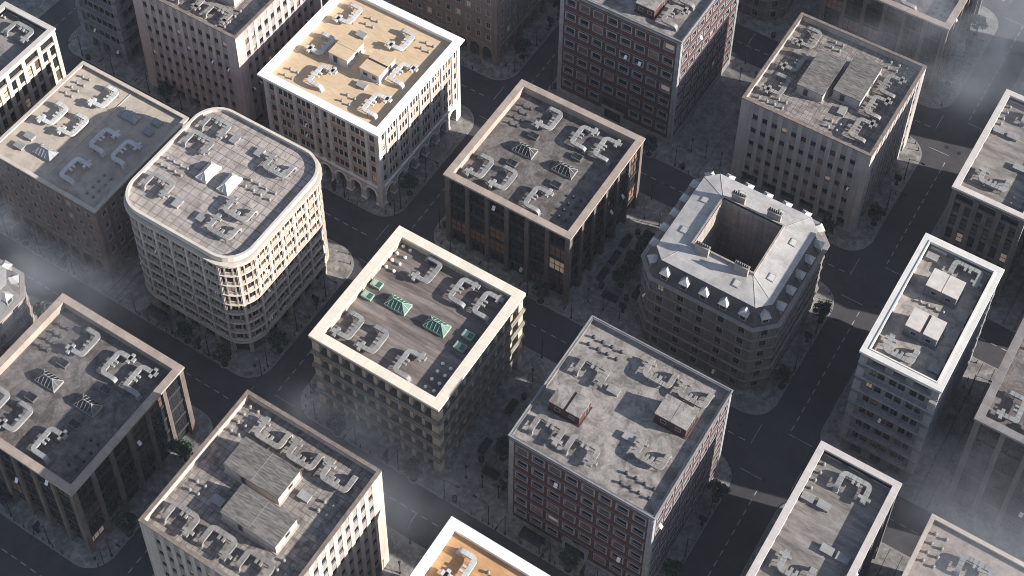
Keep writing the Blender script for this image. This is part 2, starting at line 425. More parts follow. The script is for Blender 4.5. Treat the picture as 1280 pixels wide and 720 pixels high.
D_DUCTS = [(9.5, 23.5, 180), (4.3, 6., 180), (9.7, 6., 180), (17.9, 23, 0), (23.2, 22.9, 0), (18.1, 5.2, 0)]
D_VENTS = [(x, y) for x in (3., 4.7) for y in (24.2, 22.4, 20.6, 18.9)]+[(x, y) for x in (23.2, 24.9) for y in (9.9, 8., 6.2, 4.4)]
D_HATCH = [(9, 18.5), (9, 10.4), (19, 18.5), (19, 10.5)]
D_SKY = [(9.4, 14.5), (18.5, 14.5)]
F_VENTS = [(x, y) for x in (2.5, 4.2) for y in (25.8, 23.9, 22.1, 20.3)]+[(x, y) for x in (22.8, 24.5) for y in (8.8, 7., 5.2, 3.4)]
R_DUCTS = [(4.9, 4.2, 270), (11.7, 4.1, 270), (5.6, 17.9, 270), (21.9, 9.7, 90), (15.7, 23.8, 90), (22.6, 23.6, 90)]
R_VENTS = [(x, y) for x in (2.1, 4., 5.8, 7.7) for y in (22.7, 24.4)]+[(x, y) for x in (19.8, 21.5, 23.2, 25.) for y in (2.9, 4.8)]
C_DUCTS = [(8.3, 23.8, 90), (15., 23.6, 90), (22., 23.4, 90), (5.2, 4., 270), (12.7, 4.1, 270), (20.1, 4.1, 270)]
C_VENTS = [(x, y) for x in (1.8, 3.4) for y in (26., 24.4, 22.7, 20.9)]+[(x, y) for x in (2.9, 4.6) for y in (9., 10.7)]+[(x, y) for x in (22.5, 24.2) for y in (17.2, 19.)]+[(x, y) for x in (23, 24.7) for y in (2.4, 4.1, 5.8, 7.5)]
W_DUCTS = [(5., 22.9, 180), (5.1, 13., 180), (18.5, 22.7, 180), (10.7, 5.8, 0), (24.1, 15.1, 0), (24.3, 5.6, 0)]
W_VENTS = [(x+a, y+b) for x, y in ((9.2, 23.), (22.9, 23.5), (3.7, 2.7), (17.5, 3.3)) for a in (0, 1.8) for b in (0, 1.8)]
K_DUCTS = [(7.8, 23.9, 270), (5.9, 6.2, 90)]
K_VENTS = [(1.9, 25.6), (2., 23.8), (1.9, 22.1), (1.9, 20.5), (12.2, 3.), (10.5, 3.), (12.2, 4.6), (10.5, 4.6)]
K_HATCH = [(2.2, 18.6), (5., 18.6), (8.7, 11.9), (11.4, 11.9)]

# ------------------------------------------------------------------ facade styles
def core(bd, inset, top, m=None, ground=None, gh=0.):
    i = inset; c = bd.mi(m or core_dark); top = bd.deck-.37
    g = ground if ground is not None else i
    if ground is not None:
        bd.wall.box(g, bd.W-g, g, bd.D-g, 0, gh, c); bd.wall.box(i, bd.W-i, i, bd.D-i, gh, top, c)
    else: bd.wall.box(i, bd.W-i, i, bd.D-i, 0, top, c)
core_dark = plain('interior_dark', (.02, .02, .022), .3)

def style_dark(bd, pier, cap, roofm, seed_w=(64, 20, 10, 5, 1)):
    zc = parapet(bd, cap, 1.45, 2.0, .22, .5, roofm, .75)
    H = bd.H; c = 1.05; core(bd, .9, zc, None, 1.9, 3.6)
    pm = bd.mi(pier); sp = bd.mi(spandrel_dark); w = bd.wall
    for x in (0, bd.W-c):
        for y in (0, bd.D-c): w.use().box(x, x+c, y, y+c, 0, zc, pm)
    for i, e in enumerate(bd.edges()):
        nb = 6; pit = (e.L-c)/nb; w.use(e.T, True); top = H-.95; nf = 5; fp = top/nf
        for k in range(1, nb): s = c/2+k*pit; w.box(s-.42, s+.42, -1.6, -.05, 0, bd.deck-.38, pm); w.box(s-.42, s+.42, -1.0, -.05, bd.deck-.38, zc, pm); w.box(s-.5, s+.5, -1.65, .02, 0, .5, pm)
        for f in range(nf):
            z = f*fp
            if f: w.box(c, e.L-c, -1.2, -.42, z-.55, z, sp)
        w.box(c, e.L-c, -1.0, -.4, top-.5, zc-.01, sp)
        if i < 2:
            for k in range(nb):
                s = c/2+(k+.5)*pit
                for f in range(nf): bd.window(e, i, s, -.52 if f else -1.2, f*fp+.05, w=pit-.86, h=fp-.62, fr=black_frame, fw_=.1, fp=.02, dep=.2, cols=3, rows=2 if f else 1, mw=.13)
    w.use(); bd.finish(seed_w)

def style_grid(bd):
    zc = parapet(bd, cream_cap, 1.9, 2.0, .1, .55, roof_planks, 1.2, curb=surface('curb_shaded', (.46, .395, .31), (.36, .305, .24), 1.2, .85, .1))  # curb darker than the cream cap: part of its inner shade is coloured in
    n0 = -.55; core(bd, 1.9, zc, None, 3.4, 3.8); w = bd.wall
    t = bd.mi(tan_concrete); g = bd.mi(olive_concrete); ns = 5; fp = (zc-.2)/ns; c = 1.5
    for k in range(ns+1):
        z = k*fp if k else .0
        if k:                                       # floor slab with its balcony front, one ring per storey
            o = -n0-.65; th = .75
            q = (z-th, z+.05) if k < ns else (z-.3, zc-.01)
            ex = 2.4 if k < ns else 1.5
            w.use().box(o, bd.W-o, o, o+ex, *q, g); w.box(o, bd.W-o, bd.D-o-ex, bd.D-o, *q, g); w.box(o, o+ex, o+ex, bd.D-o-ex, *q, g); w.box(bd.W-o-ex, bd.W-o, o+ex, bd.D-o-ex, *q, g)
            if k < ns:
                for i, e in enumerate(bd.edges(n0)): w.use(e.T, True); w.box(.0, e.L, .38, .55, z+.05, z+.55, g)
        if k < ns:
            z1 = (k+1)*fp-(.75 if k+1 < ns else .3)
            o = -n0-.3
            for x in (o, bd.W-o-c):
                for y in (o, bd.D-o-c): w.use().box(x, x+c, y, y+c, z+.051, z1-.001, t)
            for i, e in enumerate(bd.edges(n0)):
                w.use(e.T, True); nb = 10; pit = (e.L-2*c+.6)/nb
                for j in range(1, nb): s = c-.3+j*pit; w.box(s-.36, s+.36, -1.2, .05, z+.051, z1-.001, t)
                if i < 2:
                    for j in range(nb): bd.window(e, i, c-.3+(j+.5)*pit, -1.5 if k else -2.9, z+.1, w=pit-.1, h=fp-.95, fr=black_frame, fw_=.1, fp=.03, dep=.2, cols=2, rows=3 if k else 1, mw=.08)
    w.use(); bd.finish((55, 30, 10, 4, 1))

def style_brick(bd, nf):
    zc = parapet(bd, coping_dark, .5, .85, .1, .3, roof_concrete, .1, lip=(stone_grey, .03), curb=stone_grey); zc = bd.deck-.36
    core(bd, .6, zc); w = bd.wall; br = bd.mi(red_brick); st = bd.mi(stone_grey); c = .95; fp = 4.2; H = bd.H
    for x in (0, bd.W-c):
        for y in (0, bd.D-c): w.use().box(x, x+c, y, y+c, 0, zc, st)
    base = H-1.15-nf*fp
    for i, e in enumerate(bd.edges()):
        w.use(e.T, True); nb = 8; pit = (e.L-2*c)/nb; ww = 2.05; wh = 1.8
        if base > .25: w.box(c, e.L-c, -.9, -.02, 0, base-.3, st)
        w.box(c, e.L-c, -.9, -.1, max(base-.3, 0), base+1.35, br)
        for f in range(nf):
            z = base+f*fp; z0 = z+1.35; z1 = z0+wh
            w.box(c, e.L-c, -.9, -.1, z1, min(z+fp+1.35, zc), br)
            w.box(c, e.L-c, -.5, -.06, z1+.62, z1+.7, st)
            for k in range(nb+1):
                s = c+k*pit; a = max(c, s-(pit-ww)/2); b2 = min(e.L-c, s+(pit-ww)/2)
                w.box(a, b2, -.9, -.103, z0, z1, br)
            if i < 2:
                for k in range(nb):
                    if f == 0 and i == 0 and k in (3, 4): continue
                    bd.window(e, i, c+(k+.5)*pit, -.1, z0, w=ww, h=wh, fr=stone_grey, fw_=.09, fp=-.12, dep=.4, cols=1, rows=1, outer=(stone_grey, .24, .1), sill=.0)
        if i == 0:
            s = c+4*pit; d = MB(); d.use(e.T, True)
            d.box(s-2., s+2., -.5, .0, 0, 3.0, 1); d.box(s-2.5, s-2., -.5, .22, 0, 3.0); d.box(s+2., s+2.5, -.5, .22, 0, 3.0); d.box(s-2.7, s+2.7, -.5, .3, 3.0, 3.5)
            for k in range(1, 4): d.box(s-2+k-.05, s-2+k+.05, -.4, .06, 0, 3.0, 2)
            d.box(s-2., s+2., -.4, .05, 2.2, 2.3, 2)
            bd.part('door', d, [stone_grey, glass_dull, black_frame])
    w.use(); bd.finish((46, 34, 10, 5, 5))

def style_rib(bd, wallm, nf, cap=None):
    zc = parapet(bd, cap or coping_brown, .68, 1.7, .06, .25, roof_slabs, .13, curb=wallm)
    core(bd, .5, zc, None, 1.6, 3.4); w = bd.wall; m = bd.mi(wallm); pn = bd.mi(panel_shade); H = bd.H; c = 2.3; dk = bd.deck-.36
    for x in (0, bd.W-c):
        for y in (0, bd.D-c): w.use().box(x, x+c, y, y+c, 0, dk, m)
    for i, e in enumerate(bd.edges()):
        q = .5 if i % 2 else 0
        w.use(e.T, True); w.box(q, c, -.5, 0, dk, zc-.004*(i % 2), m); w.box(e.L-c, e.L-q, -.5, 0, dk, zc-.004*(i % 2), m)
    g = 3.5; fp = (H-1.3-g)/nf
    for i, e in enumerate(bd.edges()):
        w.use(e.T, True); nb = 11; pit = (e.L-2*c)/nb; ww = 1.12; rb = pit-ww
        for k in range(nb+1):
            s = c+k*pit; a = max(c, s-rb/2); b2 = min(e.L-c, s+rb/2)
            w.box(a, b2, -.5, -.03, g-.4, zc-.002, m)
            if 0 < k < nb and k % 2 == 0: w.box(s-rb/2, s+rb/2, -1.3, -.05, 0, g-.4, m)
        w.box(c, e.L-c, -.8, -.1, g-.41, g+.5, pn); w.box(c, e.L-c, -1.8, -.5, g-.45, g-.402, m)
        for k in range(nb):
            s = c+(k+.5)*pit
            for f in range(nf):
                z = g+.5+f*fp
                w.box(s-ww/2, s+ww/2, -.5, -.1, z+1.4, min(z+fp, zc-.01) if f < nf-1 else zc-.01, pn)
                if i < 2: bd.window(e, i, s, -.26, z, w=ww, h=1.4, fr=black_frame, fw_=.08, fp=.0, dep=.15, cols=1, rows=1, sill=.16)
        if i < 2:
            for k in range(0, nb+1, 2):
                s0 = c+k*pit+(rb/2 if k else 0); s1 = c+min(k+2, nb)*pit-(rb/2 if k+2 <= nb else 0)
                if s1-s0 > .8: bd.window(e, i, (s0+s1)/2, -1.35, .1, w=s1-s0, h=2.8, fr=black_frame, fw_=.1, fp=0, dep=.2, cols=4, rows=1)
    w.use(); bd.finish((60, 22, 9, 6, 3))

def arch_row(b, L, c0, n, pw, zs, zt, n_out, n_in, mat, trim):
    """n round arches between s=c0 and s=L-c0 standing on piers"""
    pit = (L-2*c0)/n; r = (pit-pw)/2; N = 10
    for k in range(n+1):
        s = c0+k*pit; a = s-pw/2; d = s+pw/2
        if k == 0: a = c0
        if k == n: d = L-c0
        b.box(a, d, n_in, n_out, 0, zt, mat)
        b.box(a-.08 if k else a, d+.08 if k < n else d, n_in-.05, n_out+.1, 0, .5, trim); b.box(a-.07 if k else a, d+.07 if k < n else d, n_in-.04, n_out+.08, zs-.3, zs, trim)
    for k in range(n):
        cs = c0+(k+.5)*pit; P = []
        lo = c0+pw/2 if k == 0 else None
        for i in range(N+1):
            a = PI-PI*i/N; P.append((cs+r*math.cos(a), zs+r*math.sin(a)))
        P[0] = (cs-r, zs); P[-1] = (cs+r, zs)
        for i in range(N):
            (s0, z0), (s1, z1) = P[i], P[i+1]
            vs = [(s0, n_out-.002, z0), (s1, n_out-.002, z1), (s1, n_out-.002, zt), (s0, n_out-.002, zt), (s0, n_in, z0), (s1, n_in, z1), (s1, n_in, zt), (s0, n_in, zt)]
            b.add(vs, [(3, 2, 1, 0), (4, 5, 6, 7), (0, 1, 5, 4)], mat)
            q0 = (cs+(r+.32)*math.cos(PI-PI*i/N), zs+(r+.32)*math.sin(PI-PI*i/N)); q1 = (cs+(r+.32)*math.cos(PI-PI*(i+1)/N), zs+(r+.32)*math.sin(PI-PI*(i+1)/N))
            t = n_out+.1
            b.add([(s0, t, z0), (s1, t, z1), (q1[0], t, q1[1]), (q0[0], t, q0[1]), (s0, n_out-.05, z0), (s1, n_out-.05, z1), (q1[0], n_out-.05, q1[1]), (q0[0], n_out-.05, q0[1])],
                  [(3, 2, 1, 0), (0, 1, 5, 4), (2, 3, 7, 6)], trim)

def style_white(bd, roofm):
    zc = parapet(bd, white_cap, 1.75, 1.0, .75, .5, roofm, .3)
    H = bd.H; w = bd.wall; m = bd.mi(white_stone); t = bd.mi(white_cap); br = bd.mi(brown_panel)
    G = 6.0; core(bd, .6, zc, None, 3.6, G-.1); c = 1.0; nf = 5
    w.use().box(.5, bd.W-.5, .5, bd.D-.5, G-.5, G-.12, m)
    for x in (0, bd.W-c):
        for y in (0, bd.D-c): w.box(x, x+c, y, y+c, 0, zc, m)
    co = MB()
    for d, za, zb in ((.2, zc-1.0, zc-.45), (.45, zc-.45, zc+.05)):
        co.box(-d, bd.W+d, -d, .3, za, zb); co.box(-d, bd.W+d, bd.D-.3, bd.D+d, za, zb); co.box(-d, .3, .3, bd.D-.3, za, zb-.002); co.box(bd.W-.3, bd.W+d, .3, bd.D-.3, za, zb-.002)
    bd.part('cornice', co, [white_cap])
    for i, e in enumerate(bd.edges()):
        w.use(e.T, True)
        arch_row(w, e.L, c, 7, 1.3, 3.4, G, -.08, -1.2, m, t)
        w.box(c, e.L-c, -.4, .25, G, G+.35, t)
        bays = [1, 3, 3, 1, 1, 3, 3, 1] if i % 2 == 0 else [1, 3, 3, 3, 3, 3, 3, 1]
        wt = {1: 1.75, 3: 3.9}; tot = sum(wt[x] for x in bays); f = (e.L-2*c)/tot; s = c
        top = zc-1.0; fp = (top-G-.6)/nf
        w.box(c, e.L-c, -.7, -.1, top-.35, zc, m)
        for bi, nb in enumerate(bays):
            L = wt[nb]*f
            if bi: w.box(s-.34, s+.34, -.7, .08, G+.35, top+.1, m); w.box(s-.42, s+.42, -.6, .14, G+.35, G+1.0, t)
            a, b2 = s+(.34 if bi else 0), s+L-(.34 if bi < len(bays)-1 else 0)
            for k in range(nf):
                z = G+.6+k*fp
                w.box(a, b2, -.7, -.16, z-.25 if k == 0 else z-.9, z+.62, br); w.box(a, b2, -.5, -.1, z+.5, z+.64, m)
                ww = (b2-a-.3*(nb+1))/nb
                for j in range(nb+1):
                    q = a+j*(ww+.3); w.box(q, q+.3, -.7, -.2, z+.62, z+fp-.88, m)
                if i < 2:
                    for j in range(nb): bd.window(e, i, a+.3+j*(ww+.3)+ww/2, -.22, z+.62, w=ww, h=fp-1.5, fr=window_brown, fw_=.07, fp=.0, dep=.2, cols=2 if ww > .9 else 1, rows=2, mw=.06)
            w.box(a, b2, -.7, -.16, G+.6+nf*fp-.9, top-.3, br)
            s += L
        if i < 2:
            for k in range(7):
                p = (e.L-2*c)/7
                if 0 < k < 6: bd.window(e, i, c+(k+.5)*p, -3.45, .1, w=p-.7, h=3.6, fr=black_frame, fw_=.12, fp=.02, dep=.1, cols=3, rows=2)
    w.use(); bd.finish((60, 20, 12, 6, 2))

def style_arcade(bd, cap, roofm=None):
    zc = parapet(bd, cap, .75, .8, .12, .4, roofm or roof_beige, .15, curb=brown_stone); zc = bd.deck-.36
    w = bd.wall; m = bd.mi(brown_stone); t = bd.mi(brown_trim); H = bd.H; G = 5.4; c = 1.0; nf = 4
    core(bd, .6, zc, None, 3.4, G-.1)
    w.use().box(.5, bd.W-.5, .5, bd.D-.5, G-.5, G-.12, m)
    for x in (0, bd.W-c):
        for y in (0, bd.D-c): w.box(x, x+c, y, y+c, 0, zc, m)
    for i, e in enumerate(bd.edges()):
        w.use(e.T, True); arch_row(w, e.L, c, 8, .8, 3.6, G, -.06, -1.0, m, t)
        w.box(c, e.L-c, -.4, .12, G, G+.25, t)
        nb = 10; pit = (e.L-2*c)/nb; ww = 1.15; wh = 1.75; fp = (zc-G-.4)/nf
        w.box(c, e.L-c, -.8, -.1, G+.25, G+.4+1.3, m)
        for k in range(nf):
            z = G+.4+k*fp; z0 = z+1.3; z1 = z0+wh
            w.box(c, e.L-c, -.8, -.1, z1, min(z+fp+1.3, zc), m)
            if k: w.box(c, e.L-c, -.4, -.04, z-.06, z+.06, t)
            for j in range(nb+1):
                s = c+j*pit; a = max(c, s-(pit-ww)/2); b2 = min(e.L-c, s+(pit-ww)/2); w.box(a, b2, -.8, -.102, z0, z1, m)
            if i < 2:
                for j in range(nb): bd.window(e, i, c+(j+.5)*pit, -.12, z0, w=ww, h=wh, fr=trim_light, fw_=.1, fp=.02, dep=.28, cols=2, rows=2, mw=.06, outer=(trim_light, .14, .06))
        if i < 2:
            p = (e.L-2*c)/8
            for k in range(1, 7): bd.window(e, i, c+(k+.5)*p, -3.3, .1, w=p-.8, h=3.2, fr=black_frame, fw_=.12, fp=.02, dep=.1, cols=2, rows=2)
    w.use(); bd.finish((50, 30, 10, 6, 4))

def style_loggia(bd, wallm, cap, nx, ny):
    zc = parapet(bd, cap, 1.2, 1.7, .2, .5, roof_streak, .5)
    w = bd.wall; m = bd.mi(wallm); H = bd.H; c = .98; core(bd, .7, zc, None, 1.5, 3.6)
    for x in (0, bd.W-c):
        for y in (0, bd.D-c): w.use().box(x, x+c, y, y+c, 0, zc, m)
    top = zc-.9; lh = 2.1; nf = max(4, round((top-lh-4.2)/3.9)); fp = (top-lh-4.4)/nf
    for i, e in enumerate(bd.edges()):
        w.use(e.T, True); nb = nx if i % 2 == 0 else ny; pit = (e.L-2*c+1.0)/nb
        w.box(c, e.L-c, -.9, -.06, top, zc-.01, m)
        w.box(c, e.L-c, -.9, -.1, top-lh-.6, top-lh, m); w.box(c, e.L-c, -.9, -.12, 3.8, 4.4, m)
        for k in range(nb):
            s0 = c-.5+k*pit; a = s0+.5; b2 = s0+pit-.5
            if k: w.box(s0-.5, s0+.5, -.9, -.0, 0, top+.2, m)
            mid = (a+b2)/2; w.box(mid-.45, mid+.45, -.9, -.14, 4.4, top-lh-.6, m); ww = mid-.45-a
            if i < 2: bd.window(e, i, mid, -.5, top-lh+.02, w=b2-a, h=lh-.04, fr=black_frame, fw_=.1, fp=0, dep=.3, cols=4, rows=1)
            if i < 2: bd.window(e, i, mid, -1.3, .1, w=b2-a, h=3.6, fr=black_frame, fw_=.1, fp=0, dep=.2, cols=3, rows=1)
            for f in range(nf):
                z = 4.4+f*fp
                if f: w.box(a, b2, -.9, -.34, z-.5, z+.5, m)
                else: w.box(a, b2, -.9, -.34, 4.4, z+.5, m)
                for q in (a+ww/2, b2-ww/2):
                    if i < 2: bd.window(e, i, q, -.4, z+.5, w=ww, h=min(fp-1.0, 2.6), fr=black_frame, fw_=.08, fp=.0, dep=.15, cols=1, rows=2, mw=.12)
            w.box(a, b2, -.9, -.34, 4.4+nf*fp-.5, top-lh-.55, m)
    w.use(); bd.finish((55, 25, 10, 7, 3))

def style_ledge(bd, wallm, cap, roofm):
    W, D, H = bd.W, bd.D, bd.H
    zc = parapet(bd, cap, 1.5, 1.9, .35, .5, roofm, .64, curb=cap)
    lip = MB(); q = .12
    i0 = 1.5-.35
    for a in ((i0-.28, W-i0+.28, i0-.28, i0), (i0-.28, W-i0+.28, D-i0, D-i0+.28), (i0-.28, i0, i0, D-i0), (W-i0, W-i0+.28, i0, D-i0)): lip.box(*a, H, H+.12)
    bd.part('coping', lip, [cap])
    w = bd.wall; m = bd.mi(wallm); lg = bd.mi(ledge_lit); core(bd, 1.1, zc); c = 1.5; nf = 6; g = 4.6; lh = 2.6; n0 = -.6
    top = zc-.1; fp = (top-lh-g)/nf; o = .6
    for x in (o, W-o-c):
        for y in (o, D-o-c): w.use().box(x, x+c, y, y+c, 0, bd.deck-.37, m)
    levels = [g+f*fp for f in range(nf+1)]
    for z in levels:                                # projecting floor ledges with corner blocks
        d = -.15
        w.use().box(d, W-d, d, d+1.6, z-.45, z, lg); w.box(d, W-d, D-d-1.6, D-d, z-.45, z, lg); w.box(d, d+1.6, d+1.6, D-d-1.6, z-.45, z-.003, lg); w.box(W-d-1.6, W-d, d+1.6, D-d-1.6, z-.45, z-.003, lg)
        for x in (-.05, W+.05-1.3):
            for y in (-.05, D+.05-1.3): w.box(x, x+1.3, y, y+1.3, z+.001, z+fp*.62, lg)
    for i, e in enumerate(bd.edges(n0)):
        w.use(e.T, True); nb = 3 if i % 2 == 0 else 6; pit = (e.L-2*c)/nb
        for k in range(nb+1):
            s = c+k*pit
            if 0 < k < nb: w.box(s-.75, s+.75, -.5, .3, top-lh, zc, m); w.box(s-.6, s+.6, -1.2, .15, 0, g-.45, m)
        w.box(c, e.L-c, -.48, -.08, top-.5, zc-.01, m); w.box(0, c, -.48, .02, bd.deck-.37, zc-.006, m); w.box(e.L-c, e.L-.5, -.48, .02, bd.deck-.37, zc-.008, m)
        for f in range(nf):
            z = levels[f]
            w.box(c, e.L-c, -1., -.05, z-.4, z+.75, m); w.box(c, e.L-c, -1., -.05, z+2.35, z+fp-.46, m); w.box(c, e.L-c, -.3, .12, z+2.75, z+2.95, m)
            for k in range(nb):
                s = c+(k+.5)*pit
                for a, b2 in ((s-pit/2, s-1.45), (s-.15, s+.15), (s+1.45, s+pit/2)): w.box(a, b2, -1., -.052, z+.75, z+2.35, m)
                if i < 2:
                    for q in (-.8, .8): bd.window(e, i, s+q, -.1, z+.75, w=1.3, h=1.6, fr=black_frame, fw_=.12, fp=.06, dep=.2, cols=2, rows=1, mw=.07)
        for k in range(nb):
            s = c+(k+.5)*pit
            if i < 2:
                bd.window(e, i, s, -.75, top-lh+.02, w=pit-1.5, h=lh-.55, fr=black_frame, fw_=.12, fp=0, dep=.2, cols=3, rows=1)
                bd.window(e, i, s, -.45, .1, w=pit-1.3, h=g-.7, fr=wallm, fw_=.2, fp=.1, dep=.2, cols=2, rows=3, mw=.1)
    w.use(); bd.finish((45, 28, 18, 5, 4))

def style_round(bd):
    W, D, H = bd.W, bd.D, bd.H; r = 5.4
    m, t = bd.mi(cream_stone), bd.mi(cream_trim)
    def ring(off, n=8):
        P = []
        for cx, cy, a0 in ((W-r, r, -90), (W-r, D-r, 0), (r, D-r, 90), (r, r, 180)):
            for k in range(n+1):
                a = R(a0+90*k/n); P.append((cx+(r+off)*math.cos(a), cy+(r+off)*math.sin(a)))
        return P
    def band(b, o0, o1, z0, z1, mat):
        A, B = ring(o0), ring(o1); n = len(A)
        vs = [(x, y, z0) for x, y in A]+[(x, y, z0) for x, y in B]+[(x, y, z1) for x, y in A]+[(x, y, z1) for x, y in B]
        fs = []
        for i in range(n):
            j = (i+1) % n
            fs += [(n+i, n+j, 3*n+j, 3*n+i), (j, i, 2*n+i, 2*n+j), (2*n+i, 3*n+i, 3*n+j, 2*n+j), (i, j, n+j, n+i)]
        b.add(vs, fs, mat)
    w = bd.wall; cdk = bd.mi(core_dark); drop = .9
    w.prism(ring(-.75), 0, H-drop-.4, cdk)
    rf = MB(); rf.prism(ring(-.25), H-drop-.3, H-drop); bd.part('roof', rf, [roof_pink]); bd.deck = H-drop
    pa = MB(); band(pa, -.3, .05, H-1.4, H-.2, 0); band(pa, -.36, .16, H-.2, H, 0)
    for d, za, zb in ((.75, H-2.0, H-1.75), (.5, H-2.3, H-2.0), (.28, H-2.9, H-2.3)): band(pa, -.6, d, za, zb, 0)
    bd.part('parapet', pa, [cream_trim])
    nf = 8; g = 3.6; fp = (H-2.9-g)/nf
    # path frames every window unit
    Lx, Ly, La = W-2*r, D-2*r, PI*r/2
    def frame(s):
        per = 2*Lx+2*Ly+4*La; s %= per
        segs = [('l', Lx, (r, 0), (1, 0)), ('a', La, (W-r, r), -90), ('l', Ly, (W, r), (0, 1)), ('a', La, (W-r, D-r), 0), ('l', Lx, (W-r, D), (-1, 0)), ('a', La, (r, D-r), 90), ('l', Ly, (0, D-r), (0, -1)), ('a', La, (r, r), 180)]
        for kd, L, p, q in segs:
            if s <= L:
                if kd == 'l': pos = Vector((p[0]+q[0]*s, p[1]+q[1]*s)); d = Vector(q)
                else:
                    a = R(q)+s/r; pos = Vector((p[0]+r*math.cos(a), p[1]+r*math.sin(a))); d = Vector((-math.sin(a), math.cos(a)))
                return pos, d
            s -= L
    per = 2*Lx+2*Ly+4*La; nu = 28; pit = per/nu
    class Local:
        def __init__(s_, sc):
            s_.p, s_.d = frame(sc); s_.nrm = Vector((s_.d.y, -s_.d.x)); s_.rz = math.atan2(s_.d.y, s_.d.x)
        def T(s_, s, n, z): q = s_.p+s_.d*s+s_.nrm*n; return (q.x, q.y, z)
    w.use()
    band(w, -.9, -.12, g-.35, g, m); band(w, -.9, .35, g+.0, g+.3, t); band(w, -.9, .1, H-3.4, H-2.85, m)
    band(w, -.9, .3, g+.75+.002, g+.95, t)
    for f in range(nf):
        z = g+.3+f*fp
        band(w, -.9, -.1, z, z+.72, m)
        if f: band(w, -.9, .3, z-.2, z+.0, t)
        band(w, -.9, -.05, z+.72, z+.82, t)
        band(w, -.9, -.1, z+fp-.75, z+fp-.2, m)
    units = []
    for k in range(nu):
        sc = (k+.5)*pit; lo = Local(sc); vis = k < 16 or k > 26
        pl = Local(k*pit); w.use(pl.T, True); w.box(-.42, .42, -.9, .12, 0, H-2.9, m); w.box(-.2, .2, -.5, .22, g+.3, H-3.3, t)
        w.use(lo.T, True)
        bay = pit-.84; cw = bay*.44; sw = (bay-cw-.5)/2
        for q in (-cw/2-.125, cw/2+.125): w.box(q-.13, q+.13, -.9, .0, g+.3, H-3.2, m)
        w.box(-pit/2, pit/2, -1.1, -.35, g-1.2, g-.3, m)
        if vis:
            for f in range(nf):
                z = g+.3+f*fp+.82; h = fp-1.57
                bd.window(lo, 0 if k < 8 else 1, 0, -.2, z, w=cw, h=h, fr=window_brown, fw_=.09, fp=.0, dep=.18, cols=2, rows=1, mw=.07)
                for q in (-1, 1): bd.window(lo, 0 if k < 8 else 1, q*(cw/2+.25+sw/2), -.16, z, w=sw, h=h, fr=window_brown, fw_=.07, fp=.0, dep=.18, cols=1, rows=1)
            bd.window(lo, 0, 0, -.55, .1, w=pit-.84, h=2.4, fr=window_brown, fw_=.12, fp=0, dep=.2, cols=4, rows=1)
    # dentils under the cornice
    w.use()
    for k in range(nu*5):
        lo = Local(k*pit/5); w.use(lo.T, True); w.box(-.14, .14, 0, .27, H-3.1, H-2.92, t)
    # railing posts on the parapet wall
    w.use(); bd.finish((40, 22, 22, 13, 3))

